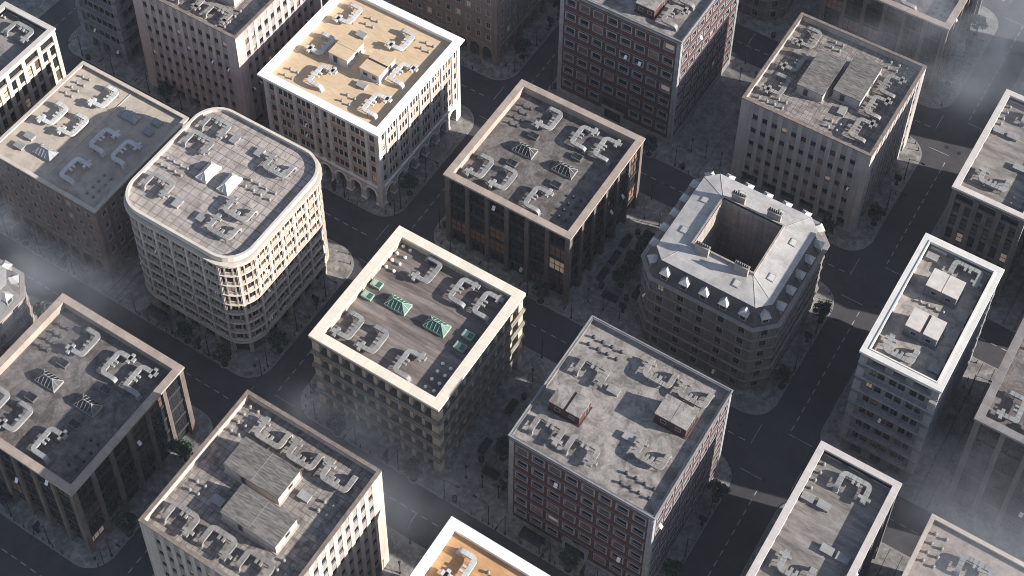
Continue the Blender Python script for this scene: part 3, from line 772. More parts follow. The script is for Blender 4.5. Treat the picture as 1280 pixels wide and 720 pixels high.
def style_mansard(bd, wallm, roofm, h=20.4):
    W, D = bd.W, bd.D; ch = 3.5
    def octo(o, c=ch):
        k = o*(math.sqrt(2)-1)
        a = c-k+0  # keeps the chamfer parallel
        return [(c+o*.41, o), (W-c-o*.41, o), (W-o, c+o*.41), (W-o, D-c-o*.41), (W-c-o*.41, D-o), (c+o*.41, D-o), (o, D-c-o*.41), (o, c+o*.41)]
    w = bd.wall; m = bd.mi(wallm); cdk = bd.mi(core_dark); tr = bd.mi(mansard_trim)
    court = (W/2-6.1, W/2+6.1, D/2-6.0, D/2+6.2)
    x0, x1, y0, y1 = court
    def annulus(b, P0, P1, z0, z1, mat, zi=None):
        n = len(P0); b.add([(x, y, z0) for x, y in P0]+[(x, y, z1) for x, y in P1], [(i, (i+1) % n, n+(i+1) % n, n+i) for i in range(n)], mat)
    # walls of the block and of its courtyard
    annulus(w, octo(.55), octo(.55), 0, h, cdk)
    C = [(x0, y0), (x1, y0), (x1, y1), (x0, y1)]
    hr = h+4.0
    cy = MB(); n = 4
    cy.add([(x, y, .1) for x, y in C]+[(x, y, hr+1.15) for x, y in C], [((i+1) % n, i, n+i, n+(i+1) % n) for i in range(n)]); cy.add([(x, y, .1) for x, y in C], [(0, 1, 2, 3)])
    o = .35
    for a in ((x0-o, x1+o, y0-o, y0-.0), (x0-o, x1+o, y1, y1+o)): cy.box(*a, hr+.7, hr+1.3)
    for a in ((x0-o, x0, y0, y1), (x1, x1+o, y0, y1)): cy.box(*a, hr+.7, hr+1.297)
    for q in (6, 12, 18):
        for a in ((x0, x1, y1-.12, y1-.001), (x0, x1, y0+.001, y0+.12)): cy.box(*a, q, q+.18)
        for a in ((x0+.001, x0+.12, y0+.12, y1-.12), (x1-.12, x1-.001, y0+.12, y1-.12)): cy.box(*a, q, q+.18)
    bd.part('courtyard', cy, [court_wall])
    fpit = 3.4; nf = 6
    P = octo(0.); n = 8
    for i in range(8):
        e = Edge(P[i], P[(i+1) % 8]); w.use(e.T, True); nb = 5 if e.L > 8 else 1; pit = e.L/nb
        for f in range(nf):
            z = f*fpit; z0 = z+.75; z1 = z0+1.9
            w.box(.12, e.L-.12, -.8, -.1, z, z0, m); w.box(.12, e.L-.12, -.8, -.1, z1, z+fpit+.0, m)
            w.box(.0, e.L, -.6, .1 if f != 1 else .3, z+fpit-.22, z+fpit-.02, tr)
            for k in range(nb+1):
                a = max(.12, k*pit-(pit-1.3)/2); b2 = min(e.L-.12, k*pit+(pit-1.3)/2)
                w.box(a, b2, -.8, -.103, z0, z1, m); w.box(a+.25, b2-.25 if b2-a > .6 else b2-.2, -.5, -.03, z+.3, z+fpit-.5, m)
            if e.nrm.y < .1 and e.nrm.x > -.8 or i in (0, 1, 2, 7):
                for k in range(nb): bd.window(e, 0 if i in (0, 7) else 1, (k+.5)*pit, -.12, z0, w=1.3, h=1.9, fr=window_brown, fw_=.09, fp=.0, dep=.25, cols=2, rows=2, mw=.06, outer=(mansard_trim, .16, .14), sill=.18)
    w.use()
    co = MB(); annulus(co, octo(-.1), octo(-.5), h-.3, h+.05, 0); annulus(co, octo(-.5), octo(-.5), h+.05, h+.3, 0); annulus(co, octo(-.5), octo(.5), h+.3, h+.32, 0); annulus(co, octo(.3), octo(-.1), h-.31, h-.3, 0)
    bd.part('cornice', co, [mansard_trim])
    steep = MB(); annulus(steep, octo(.25), octo(2.2), h+.25, hr, 0); bd.part('mansard_roof', steep, [slate])
    ro = MB(); O = octo(2.05)
    annulus(ro, octo(2.2), octo(2.05), hr-.12, hr-.1, 0); annulus(ro, octo(2.05), octo(2.05), hr-.1, hr, 0)
    top = hr+.7; ring = [(x, y, hr) for x, y in O]+[(x0-.1, y0-.1, top), (x1+.1, y0-.1, top), (x1+.1, y1+.1, top), (x0-.1, y1+.1, top)]
    ro.add(ring, [(0, 1, 9, 8), (1, 2, 9), (2, 3, 10, 9), (3, 4, 10), (4, 5, 11, 10), (5, 6, 11), (6, 7, 8, 11), (7, 0, 8)])
    for a, q in ((0, 8), (7, 8), (1, 9), (2, 9), (3, 10), (4, 10), (5, 11), (6, 11)): ro.tube([(ring[a][0], ring[a][1], ring[a][2]+.01), (ring[q][0], ring[q][1], ring[q][2]+.01)], .06, 0, 4)
    bd.part('roof', ro, [roofm])
    # dormers with pyramid hats, flush roof lights, chimneys with pots
    def dormer_mesh():
        b = MB(); b.box(-.75, .75, -.55, 1.9, 0, 1.75, 1); b.box(-.5, .5, -.6, -.5, .3, 1.45, 2)
        b.add([(-1., -.85, 1.75), (1., -.85, 1.75), (1., 1.9, 1.75), (-1., 1.9, 1.75), (0, .25, 2.65), (0, 1.9, 2.65), (-1., -.85, 1.68), (1., -.85, 1.68), (1., 1.9, 1.68), (-1., 1.9, 1.68)],
              [(0, 1, 4), (1, 2, 5, 4), (3, 0, 4, 5), (6, 7, 1, 0), (7, 8, 2, 1), (9, 6, 0, 3), (9, 8, 7, 6)], 0)
        return b.mesh('dormer', [zinc_white, mansard_trim, glass_dull])
    dm = DM.setdefault('d', dormer_mesh())
    Q = octo(.9)
    for i in range(8):
        e = Edge(Q[i], Q[(i+1) % 8]); nb = 5 if e.L > 8 else 1
        for k in range(nb): bd.part('dormer', dm, None, e.T((k+.5)*e.L/nb, 0, h+.9), e.rz).scale = (.95, .95, .95)
    rl = MB(); rl.box(-.65, .65, -.8, .8, 0, .16); rl.box(-.5, .5, -.65, .65, .16, .19, 1); rlm = rl.mesh('roof_light', [metal, plain('glass_pale', (.4, .4, .4), .3)])
    dy = (hr+.62)
    for x, y, tx, ty in ((W*.36, 4.6, 1, 0), (W*.66, 4.6, 1, 0), (W-4.7, D*.33, 0, 1), (W-4.7, D*.66, 0, 1), (W*.36, D-4.6, -1, 0), (W*.66, D-4.6, -1, 0), (4.7, D*.36, 0, -1), (4.7, D*.66, 0, -1)):
        if x == W*.36 and y < 6: continue
        ob = bd.part('roof_light', rlm, None, (x, y, hr+.3)); sl = math.atan(.7/5.6)
        ob.rotation_euler = ((sl if y < 6 else -sl) if tx else 0, (-sl if x < 6 else sl)*-1 if ty else 0, 0)
        if ty: ob.rotation_euler = (0, -sl if x < 6 else sl, 0)
    chm = MB(); chm.box(-1.35, 1.35, -.4, .4, 0, 2.2); chm.box(-1.45, 1.45, -.5, .5, 2.2, 2.4)
    pots = MB()
    for k in range(6): pots.cyl(-1.1+k*.44, .0, 2.4, 2.95, .15, 0, 8, .12)
    cm, pm = chm.mesh('chimney', [mansard_trim]), pots.mesh('chimney_pot', [metal_dark])
    for x, y in ((x0+2.2, y0-.9), (x1-2.0, y0-.9), (x0+2.6, y1+.9), (x1-2.2, y1+.9)):
        o_ = bd.part('chimney', cm, None, (x, y, hr+.55)); bd.part('chimney_pot', pm, None, (0, 0, 0), 0, o_)
    bd.deck = hr; bd.finish((55, 30, 8, 4, 3))
DM = {}

# ------------------------------------------------------------------ building materials
coping_dark = surface('dark_coping', (.16, .15, .148), (.10, .095, .095), 2, .85, .15)
coping_brown = surface('brown_coping', (.24, .185, .15), (.13, .105, .09), 2.5, .85, .15)
spandrel_dark = surface('dark_spandrel', (.045, .040, .040), None, 1, .6, .05)
pier_brown = surface('brown_pier', (.165, .128, .108), (.105, .083, .073), 1.2, .85, .15, streak=.5)
pier_dark = surface('dark_pier', (.15, .13, .12), (.10, .09, .085), 1.2, .85, .15, streak=.4)
cap_tan = surface('tan_cap', (.40, .32, .26), (.30, .24, .20), 1.5, .85, .12, tiles=(1.7, 1.7, .02, .65, .14))
cap_grey = surface('grey_cap', (.24, .215, .20), (.17, .15, .145), 1.5, .85, .12, tiles=(1.7, 1.7, .02, .65, .14))
cream_cap = surface('cream_cap', (.74, .665, .545), (.66, .585, .47), 1.0, .85, .06, tiles=(2.4, 2.4, .02, .62, .07))
tan_concrete = surface('tan_concrete', (.54, .44, .33), (.40, .325, .245), 1.2, .85, .15, streak=.4)
olive_concrete = surface('olive_concrete', (.27, .24, .195), (.185, .165, .135), 1.2, .85, .15, streak=.3)
stone_grey = surface('grey_stone', (.30, .29, .29), (.19, .186, .19), 2, .85, .15, streak=.25)
red_brick = surface('red_brick', (.098, .038, .034), (.068, .028, .026), 2, .9, .15, streak=.3, tiles=(.5, .16, .02, .75, .2))
concrete_warm = surface('warm_concrete', (.50, .43, .37), (.41, .35, .30), .9, .85, .1, streak=.35)
concrete_mauve = surface('mauve_concrete', (.46, .37, .345), (.38, .30, .285), .9, .85, .1, streak=.35)
concrete_grey = surface('grey_concrete', (.42, .375, .345), (.33, .295, .275), .9, .85, .1, streak=.4)
panel_shade = surface('window_panel', (.30, .265, .245), None, 1, .8, .1)
white_cap = surface('white_cap', (.86, .84, .81), (.80, .77, .73), 1, .8, .05)
white_stone = surface('white_stone', (.60, .56, .535), (.46, .425, .405), 1.4, .85, .12, streak=.3)
brown_panel = surface('brown_panel', (.46, .335, .27), (.34, .245, .20), 1.4, .85, .12)
window_brown = plain('brown_window_frame', (.12, .085, .07), .6)
brown_stone = surface('brown_stone', (.275, .20, .165), (.20, .145, .12), 1.3, .88, .15, streak=.4, tiles=(1.2, .6, .008, .85, .12))
brown_trim = surface('brown_trim', (.31, .235, .195), None, 1.5, .85, .12)
trim_light = surface('light_window_trim', (.36, .33, .31), None, 1.5, .8, .08)
cap_beige = surface('beige_cap', (.54, .47, .40), (.43, .37, .315), .8, .85, .1, tiles=(2., 2., .02, .68, .1))
cream_stone = surface('cream_stone', (.43, .36, .295), (.31, .255, .21), 1.4, .85, .12, streak=.35)
cream_trim = surface('cream_trim', (.60, .535, .455), (.49, .43, .365), 1.2, .85, .1)
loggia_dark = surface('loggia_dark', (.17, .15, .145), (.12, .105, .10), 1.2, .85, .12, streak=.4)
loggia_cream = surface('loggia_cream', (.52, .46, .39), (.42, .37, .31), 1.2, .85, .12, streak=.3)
cap_pale = surface('pale_cap', (.56, .505, .465), (.47, .42, .385), .8, .85, .08, tiles=(2., 2., .02, .68, .08))
ledge_lit = surface('ledge_lit', (.27, .26, .26), (.185, .18, .18), 1.2, .85, .15, streak=.3)  # lightened copy of the wall stone, light on the ledges put into colour
ledge_grey = surface('ledge_grey', (.19, .185, .19), (.13, .128, .135), 1.2, .85, .15, streak=.4)  # wall grey darkened so it reads as shaded behind the ledges
ledge_dark = surface('ledge_dark', (.25, .235, .23), (.17, .16, .158), 1.2, .85, .15, streak=.4)
cap_white = surface('offwhite_cap', (.64, .605, .56), (.55, .52, .48), .8, .8, .06, tiles=(2., 2., .02, .7, .06))
mansard_wall = surface('mansard_wall', (.205, .175, .16), (.145, .125, .115), 1.3, .88, .15, streak=.4)
mansard_cream = surface('mansard_cream', (.38, .32, .27), (.28, .235, .195), 1.3, .88, .15, streak=.4)
mansard_trim = surface('mansard_trim', (.31, .27, .245), None, 1.4, .85, .12)
slate = surface('slate', (.11, .10, .098), None, 2, .7, .15, tiles=(.5, .4, .03, .7, .2))
zinc = surface('zinc', (.48, .45, .425), (.34, .318, .302), .8, .6, .06, tiles=(60, .55, .03, .78, .06), spots=(.5, .64, .8))
zinc_white = surface('zinc_white', (.43, .41, .39), (.33, .315, .30), 1, .5, .04)
court_wall = surface('court_wall', (.36, .31, .28), (.26, .225, .205), .8, .9, .12, streak=.5)
roof_dark = surface('roof_dark', (.20, .172, .160), (.098, .086, .083), 1.6, .9, .2, spots=(.44, .60, .5), detail=.45)
roof_planks = surface('roof_planks', (.30, .245, .22), (.125, .102, .095), .7, .9, .15, tiles=(9., 1.45, .06, .62, .25), spots=(.45, .62, .6), stretch=(.25, 1.5, 1))
roof_concrete = surface('roof_concrete', (.355, .318, .292), (.205, .183, .17), 1.6, .9, .2, spots=(.44, .60, .5), detail=.45)
roof_slabs = surface('roof_slabs', (.385, .335, .302), (.25, .216, .197), 2.2, .9, .2, tiles=(1.05, 1.05, .06, .42, .3), spots=(.45, .60, .52))
roof_pink = surface('roof_pink', (.475, .408, .368), (.335, .286, .262), 2, .9, .2, tiles=(1.75, 1.75, .085, .42, .22), spots=(.47, .64, .62))
roof_tan = surface('roof_tan', (.62, .455, .295), (.53, .385, .24), 1.2, .85, .06, tiles=(1.4, .35, .008, .82, .12), stretch=(.4, 1, 1))
roof_orange = surface('roof_orange', (.60, .34, .16), (.46, .25, .12), 1.2, .85, .06, tiles=(1.4, .35, .008, .82, .16), stretch=(.4, 1, 1))
roof_beige = surface('roof_beige', (.47, .395, .32), (.37, .31, .255), 1.2, .9, .15, spots=(.5, .66, .72))
roof_taupe = surface('roof_taupe', (.36, .305, .265), (.27, .23, .205), 2.2, .9, .15, spots=(.48, .64, .7))
roof_streak = surface('roof_streak', (.30, .265, .24), (.155, .138, .13), 1.8, .9, .2, stretch=(.3, 1.4, 1), spots=(.45, .62, .65))
roof_pale = surface('roof_pale', (.40, .35, .315), (.28, .245, .22), 1.8, .9, .15, spots=(.45, .62, .6))
hut_felt = surface('hut_felt', (.215, .192, .176), (.055, .05, .047), 1.7, .95, .3, stretch=(.25, 1.3, 1), detail=.7)
hut_pale = surface('hut_pale', (.56, .50, .45), (.44, .39, .35), 2.2, .9, .15)

# ------------------------------------------------------------------ the buildings
B = {}
def new(key, nick, label, x0, y0, x1, y1, H):
    B[key] = Building('office_building', label, x0, y0, x1, y1, H, nick); return B[key]

b = new('F', 'green-skylight block', 'square office block with broad cream parapet, green glass skylights and tan balcony grid', 0, 0, 27.8, 28.3, 22.2)
style_grid(b); furnish(b, D_DUCTS, F_VENTS, [(3.3, 16.2), (3.3, 13.3), (23.4, 16.1), (23.5, 13.3)], [(9.1, 14.7), (17.6, 14.7)], 0, DOME, HATCHG, SKY_GREEN)

b = new('E', 'tan-rimmed glass block', 'dark glass office block with tan roof rim, between white and octagonal blocks', 0, 43.5, 28.3, 72., 21.6)
style_dark(b, pier_brown, cap_tan, roof_dark, (56, 18, 12, 12, 2)); furnish(b, D_DUCTS, D_VENTS, D_HATCH, D_SKY, 0, COWLD, HATCHD)
b = new('D22', 'brown-rimmed glass block', 'dark glass office block with brown roof rim, across the road from the rounded-corner block', -43.3, -45.5, -15.1, -16.9, 21.5)
style_dark(b, pier_brown, cap_tan, roof_dark, (62, 18, 10, 7, 3)); furnish(b, D_DUCTS, D_VENTS, D_HATCH, D_SKY, 0, COWLD, HATCHD)
b = new('D12', 'grey-rimmed glass block', 'dark glass office block with dim grey roof rim, beside the slim white-rimmed tower', 106.6, 43.8, 134.6, 71.9, 29.1)
style_dark(b, pier_dark, cap_grey, roof_dark); furnish(b, D_DUCTS, D_VENTS, D_HATCH, D_SKY, 0, COWLD, HATCHD)
b = new('D8', 'hazy glass block', 'dark glass office block with thin tan rim, behind the grey ribbed block', 39.7, 132.3, 67.7, 160.3, 21.5)
style_dark(b, pier_brown, cap_tan, roof_dark); furnish(b, D_DUCTS, D_VENTS, D_HATCH, D_SKY, 0, COWLD, HATCHD)

b = new('W4', 'white arcaded block', 'bright white arcaded office block with tan plank roof and two roof huts', -44., 43.2, -15.4, 72.3, 24.3)
style_white(b, roof_tan); furnish(b, W_DUCTS, W_VENTS, [(10.4, 19.8), (18.5, 8.7)], (), 0, COWL, None, None, DUCTW)
hut(b, 8.7, 13.2, 11., 16.8, 2.3, white_stone, roof_tan, 'y'); hut(b, 16.5, 21.1, 11., 16.8, 2.3, white_stone, roof_tan, 'y', 0, True, 'E')
b = new('W24', 'orange-roofed block', 'white-rimmed office block with orange plank roof, below the lower brick block', 42.1, -45.6, 70.4, -17., 25.1)
style_white(b, roof_orange); furnish(b, W_DUCTS, W_VENTS, [(10.4, 19.8), (18.5, 8.7)], (), 0, COWL, None, None, DUCTW)
hut(b, 8.7, 13.2, 11., 16.8, 2.3, white_stone, roof_orange, 'y'); hut(b, 16.5, 21.1, 11., 16.8, 2.3, white_stone, roof_orange, 'y', 0, True, 'E')

b = new('B20', 'beige-roofed arcade block', 'brown arcaded office block with beige roof, close beside the rounded-corner block', -78.1, -.3, -50.3, 27.2, 22.5)
style_arcade(b, cap_beige)
furnish(b, [(10.2, 22.5, 180), (4.6, 13.8, 180), (10., 13.8, 180), (17.8, 14., 0), (23.4, 14., 0), (18., 5.4, 0)], [(x, y) for x in (2.5, 4.2) for y in (24.7, 22.9, 21.2, 19.5)]+[(x, y) for x in (23.1, 24.7) for y in (8., 6.3, 4.6, 2.9)], [(23.2, 23.3), (23.3, 20.6), (4.3, 7.2), (4.3, 4.4)], [(17.5, 21.9), (9.8, 5.9)], 0, COWL, HATCH, SKY_GREY, DUCTW)
sm_ = MB(); sm_.box(13.5, 13.68, .8, 26.7, 0, .1); b.part('roof_seam', sm_, [cap_beige], (0, 0, b.deck))
b = new('B5', 'upper arcade block', 'brown arcaded office block with pale-framed windows, behind the white arcaded block', -44.5, 88.5, -16.5, 116.5, 22.5)
style_arcade(b, cap_beige); furnish(b, D_DUCTS, D_VENTS, D_HATCH, D_SKY)
b = new('B14', 'vent-dotted tan block', 'tan-roofed office block with thin beige rim, beside the slim streak-roofed block', 106.8, 0., 134.8, 28.3, 21.3)
style_arcade(b, cap_beige, roof_taupe); furnish(b, [(9.5, 22.5, 270), (4.6, 8., 180), (10., 8., 180), (18, 14., 0)], [(x, y) for x in (1.8, 3.6) for y in (25.6, 23.8, 22., 20.2)], D_HATCH)

b = new('R15', 'lower brick block', 'red brick office block with two brick roof huts, beside the green-skylight block', 42.1, 0, 69.7, 27.6, 27.3)
style_brick(b, 6); furnish(b, R_DUCTS, R_VENTS, [(17., 10.7), (10.4, 17.)], (), 0, COWLD, None, None, DUCTD)
hut(b, 2.9, 8.7, 8.2, 12.1, 2.5, red_brick, roof_concrete, 'x', 0, True, 'E'); hut(b, 19., 24.8, 15.8, 20., 2.5, red_brick, roof_concrete, 'x', 0, False, 'E')
b = new('R6', 'upper brick block', 'tall red brick office block with grey window frames, behind the tan-rimmed glass block', -1.4, 89., 26.6, 117., 33.)
style_brick(b, 7); furnish(b, R_DUCTS, R_VENTS, [(17., 10.7), (10.4, 17.)], (), 3, COWLD, None, None, DUCTD)
hut(b, 2.9, 8.7, 8.2, 12.1, 2.5, red_brick, roof_concrete, 'x', 3, True, 'E'); hut(b, 19., 24.8, 15.8, 20., 2.5, red_brick, roof_concrete, 'y', 3, False, 'E')

b = new('C23', 'slab-roofed ribbed block', 'ribbed concrete office block with slab roof and two long felt-roofed huts', 1.8, -46.1, 29.3, -18.4, 31.2)
style_rib(b, concrete_warm, 7); furnish(b, C_DUCTS, C_VENTS, [(19.2, 17.9), (8., 9.8)], (), 0, COWL, None, None, DUCTD)
hut(b, 5.6, 16.6, 14.6, 20.3, 2.3, concrete_warm, hut_felt, 'x', 0, False, 'S'); hut(b, 10.4, 21.2, 7.9, 13.4, 2.3, concrete_warm, hut_felt, 'x', 0, False, 'S')
b = new('G9', 'grey ribbed block', 'grey ribbed concrete office block with two long roof huts, behind the octagonal block', 40.8, 89.2, 68.6, 116.8, 25.)
style_rib(b, concrete_grey, 5); furnish(b, C_DUCTS, C_VENTS, [(19.2, 17.9), (8., 9.8)], (), 3, COWL, None, None, DUCTD)
hut(b, 5.6, 16.6, 14.6, 20.3, 2.3, concrete_grey, hut_felt, 'y', 3, False, 'S'); hut(b, 8.4, 19.2, 7.9, 13.4, 2.3, concrete_grey, hut_felt, 'y', 3, False, 'S')
b = new('B3', 'mauve ribbed block', 'mauve-grey ribbed concrete office block standing behind the white and beige-roofed arcaded blocks', -78., 43.3, -50.2, 71., 30.9)
style_rib(b, concrete_mauve, 7); furnish(b, C_DUCTS, C_VENTS, [(19.2, 17.9), (8., 9.8)], (), 0, COWL, None, None, DUCTD)
hut(b, 5.6, 16.6, 14.6, 20.3, 2.3, concrete_mauve, hut_felt, 'x', 0, False, 'S'); hut(b, 10.4, 21.2, 7.9, 13.4, 2.3, concrete_mauve, hut_felt, 'x', 0, False, 'S')

b = new('B19', 'rounded-corner block', 'cream office block with rounded corners and ringed floors around a pinkish slab roof', -44., 0., -15.6, 28.2, 31.)
style_round(b)
furnish(b, [(5., 23.4, 270), (4.8, 18.5, 270), (5., 6.6, 270), (21.3, 10.3, 90), (21.3, 5.6, 90), (21.2, 22.2, 90)], [(x, y) for x in (1.8, 3.4, 5., 6.7) for y in (11.1, 12.9)]+[(x, y) for x in (18.4, 20.2, 22., 24.1) for y in (15.5, 17.2)])
for x, y in ((9.8, 23.2), (15.7, 23.2), (10.3, 5.7), (16.1, 5.6)): b.part('roof_hatch', HATCH, None, (x, y, b.deck), PI/2)
for x, y in ((10.6, 14.3), (15.6, 14.3)):
    f_ = b.part('skylight', SKY_PALE[0], None, (x, y, b.deck), PI/2); b.part('skylight_glass', SKY_PALE[1], None, (0, 0, 0), 0, f_)

b = new('C11', 'slim white-rimmed tower', 'slim grey ledged tower with bright white rim and two pale roof huts', 85.7, 43.5, 99.9, 72., 32.3)
style_ledge(b, ledge_grey, cap_white, roof_pale); furnish(b, [(8.9, 24.9, 270), (5.5, 4.3, 90)], [(4.4, 15.7), (5.8, 15.7), (7.2, 15.7), (8.6, 15.7)], [(2.5, 25.6), (11.7, 4.1)])
hut(b, 4.2, 9.8, 17.7, 21.7, 2.7, ledge_grey, hut_pale, 'x', 0, False, 'E'); hut(b, 4.4, 10.1, 8.1, 12.2, 2.7, ledge_grey, hut_pale, 'x', 0, True, 'E')
b = new('B2', 'slim dark ledged tower', 'slim dark stone tower with projecting ledges, beside the mauve ribbed block', -98., 44.6, -85.2, 72., 32.3)
style_ledge(b, ledge_dark, cap_grey, roof_pale); furnish(b, [(8., 24., 270)], [(4.4, 15.7), (5.8, 15.7)])

b = new('K10', 'dark loggia block', 'slim dark block with pale rim, across the road from the grey ribbed block', 85., 88.3, 99.2, 116.5, 28.2)
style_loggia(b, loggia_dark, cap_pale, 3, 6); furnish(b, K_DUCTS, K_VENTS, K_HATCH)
b = new('B1', 'cream loggia block', 'slim sunlit cream office block with loggia openings, next to the beige-roofed arcaded block', -99.4, 0., -85.7, 28.1, 27.2)
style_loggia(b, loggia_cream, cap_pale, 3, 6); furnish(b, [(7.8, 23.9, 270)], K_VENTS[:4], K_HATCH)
b = new('P13', 'streak-roofed slim block', 'slim office block with broad pale rim and streaky grey roof, opposite lower brick block', 86.3, 0., 100.5, 28.3, 25.1)
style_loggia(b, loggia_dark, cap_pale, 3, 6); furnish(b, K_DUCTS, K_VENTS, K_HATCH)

b = new('B16', 'octagonal block', 'octagonal office block with pale zinc roof, dormers and a deep square courtyard', 41.5, 44.6, 69.3, 72.3, 24.4)
style_mansard(b, mansard_wall, zinc)
b = new('B21', 'corner mansard block', 'cream mansard block with white dormer hats, across the road from the beige-roofed arcade', -77.5, -45.2, -49.7, -17.5, 24.4)
style_mansard(b, mansard_cream, zinc)
b = new('B7', 'dark mansard block', 'dark chamfered mansard block standing behind the upper brick block', 2.6, 132.5, 30.4, 160.2, 24.4)
style_mansard(b, mansard_wall, zinc)
# unseen blocks added on the sunny side to cast shadows into the view
b = new('X1', 'far block', 'unseen grey-rimmed glass block added for shadow, on the far side of the dark loggia block', 106.6, 89., 134.6, 117., 24.); style_dark(b, pier_dark, cap_grey, roof_dark)
b = new('X2', 'far block', 'unseen grey-rimmed glass block added for shadow, across the road from the hazy glass block', 86., 132.5, 114., 160.5, 24.); style_dark(b, pier_dark, cap_grey, roof_dark)

exec_marker = True
# ------------------------------------------------------------------ ground, pavements, road paint
ground = MB(); ground.box(-700, 900, -600, 1000, -.5, 0); structure('road', ground.mesh('road', [asphalt]))
XS = [(-200, -112.2), (-102.7, -11.5), (-3.7, 72.8), (82., 140), (150., 240)]
YS = [(-150, -58.), (-48.5, -13.3), (-3.8, 31.), (40.8, 75.2), (84.7, 119.4), (128.9, 164), (173, 240)]
def rounded(x0, x1, y0, y1, r, n=8):
    P = []
    for cx, cy, a0 in ((x1-r, y0+r, -90), (x1-r, y1-r, 0), (x0+r, y1-r, 90), (x0+r, y0+r, 180)):
        for k in range(n+1): a = R(a0+90*k/n); P.append((cx+r*math.cos(a), cy+r*math.sin(a)))
    return P
for xa, xb in XS:
    for ya, yb in YS:
        p = MB(); p.prism(rounded(xa, xb, ya, yb, 5.2), .004, .13, 1)
        p.prism(rounded(xa+.28, xb-.28, ya+.28, yb-.28, 4.95), .1, .14, 0)
        structure('pavement', p.mesh('pavement', [paving, kerbstone]))
gr = MB()
for ya, yb in YS:
    for x in (-82., -47., -49.2, -80., 102., 104.4): gr.box(x-.06, x+.06, ya+.4, yb-.4, .139, .143)
    for x in (35.,): gr.box(x-.04, x+.04, ya+.4, yb-.4, .139, .143)
structure('paving_joint', gr.mesh('paving_joint', [groove]))
mk = MB(); rx = [(XS[i][1]+XS[i+1][0])/2 for i in range(4)]; ry = [(YS[i][1]+YS[i+1][0])/2 for i in range(6)]
for y in ry:
    for xa, xb in XS:
        x = xa+1.5
        while x < xb-2: mk.box(x, x+1.25, y-.08, y+.08, .001, .005); x += 2.25
        mk.box(xb-.6, xb-.5, y, y+4.6, .001, .005); mk.box(xa+.5, xa+.6, y-4.6, y, .001, .005)
for x in rx:
    for ya, yb in YS:
        y = ya+1.5
        while y < yb-2: mk.box(x-.08, x+.08, y, y+1.25, .001, .005); y += 2.25
        mk.box(x-4.6, x, yb-.6, yb-.5, .001, .005); mk.box(x, x+4.6, ya+.5, ya+.6, .001, .005)
structure('road_marking', mk.mesh('road_marking', [paint]))

# ------------------------------------------------------------------ street furniture
ORD = ['first', 'second', 'third', 'fourth', 'fifth', 'sixth', 'seventh', 'eighth', 'ninth', 'tenth', 'eleventh', 'twelfth', '13th', '14th', '15th', '16th']
FACE = {('F', 0): 'C23', ('F', 1): 'R15', ('F', 3): 'B19', ('E', 0): 'F', ('E', 3): 'W4', ('W4', 0): 'B19', ('W4', 1): 'E', ('B19', 0): 'D22', ('B19', 1): 'F', ('B19', 2): 'W4', ('B20', 0): 'B21', ('B20', 2): 'B3',
        ('R15', 0): 'W24', ('R15', 1): 'P13', ('B16', 0): 'R15', ('B16', 1): 'C11', ('G9', 0): 'B16', ('G9', 1): 'K10', ('R6', 0): 'E', ('R6', 3): 'B5', ('B5', 0): 'W4', ('B5', 1): 'R6', ('B3', 0): 'B20',
        ('B2', 0): 'B1', ('D8', 1): 'X2', ('D8', 0): 'G9', ('F', 2): 'E', ('E', 2): 'R6', ('C23', 2): 'F', ('C11', 1): 'D12', ('D12', 3): 'C11', ('R6', 2): 'B7', ('D22', 0): 'B21', ('D22', 1): 'C23', ('B7', 0): 'R6',
        ('W24', 2): 'R15', ('C23', 1): 'W24', ('G9', 2): 'D8', ('B16', 2): 'G9', ('R15', 2): 'B16', ('B21', 2): 'B20', ('B19', 3): 'B20', ('E', 1): 'B16', ('R6', 1): 'G9'}
def locate(x, y):
    best = None
    for k, b in B.items():
        for side, (d, inside) in enumerate(((b.y0-y, -4 < x-b.x0 < b.W+4.5), (x-b.x0-b.W, -4 < y-b.y0 < b.D+4), (y-b.y0-b.D, -4 < x-b.x0 < b.W+4), (b.x0-x, -4 < y-b.y0 < b.D+4))):
            if inside and -.5 < d < 9:
                if best is None or d < best[0]-.01: best = (d, k, side)
    return best[1:] if best else ('F', 0)
def place_all(points, noun, phrase, proto, cat, group, angle=None, z=.14, jitter=0.):
    """one thing of a kind at each point; the label counts along the kerb from the corner that is lowest in the photo"""
    rows = {}
    for p in points: rows.setdefault(locate(*p[:2]), []).append(p)
    made = []
    for (k, side), ps in rows.items():
        ps.sort(key=lambda p: (-p[0] if side in (0, 2) else p[1]))
        other = FACE.get((k, side)); nb = B[other].nick if other else None
        for i, p in enumerate(ps):
            o_ = {0: 'first', 1: 'second', 2: 'third'}.get(i, ORD[i])
            side_txt = f'facing {nb}' if nb else 'away from roads'
            if len(ps) == 1: lab = f'{phrase} by the {B[k].nick}, {side_txt}'
            else: lab = f'{o_} {phrase} from lowest corner, {B[k].nick} side {side_txt}'
            a = angle(k, side, p) if angle else 0
            made.append(((p[0], p[1], z), a, lab))
    for i, (loc, a, lab) in enumerate(made):
        src = proto[i % len(proto)]
        if not src.get('placed'):
            src['placed'] = 1; src.location = loc; src.rotation_euler = (0, 0, a); src['label'] = lab
        else:
            copy_tree(src, loc, a, lab)
    return made
def uniq(pts, d=1.):
    out = []
    for p in pts:
        if all(math.hypot(p[0]-q[0], p[1]-q[1]) > d for q in out): out.append(p)
    return out

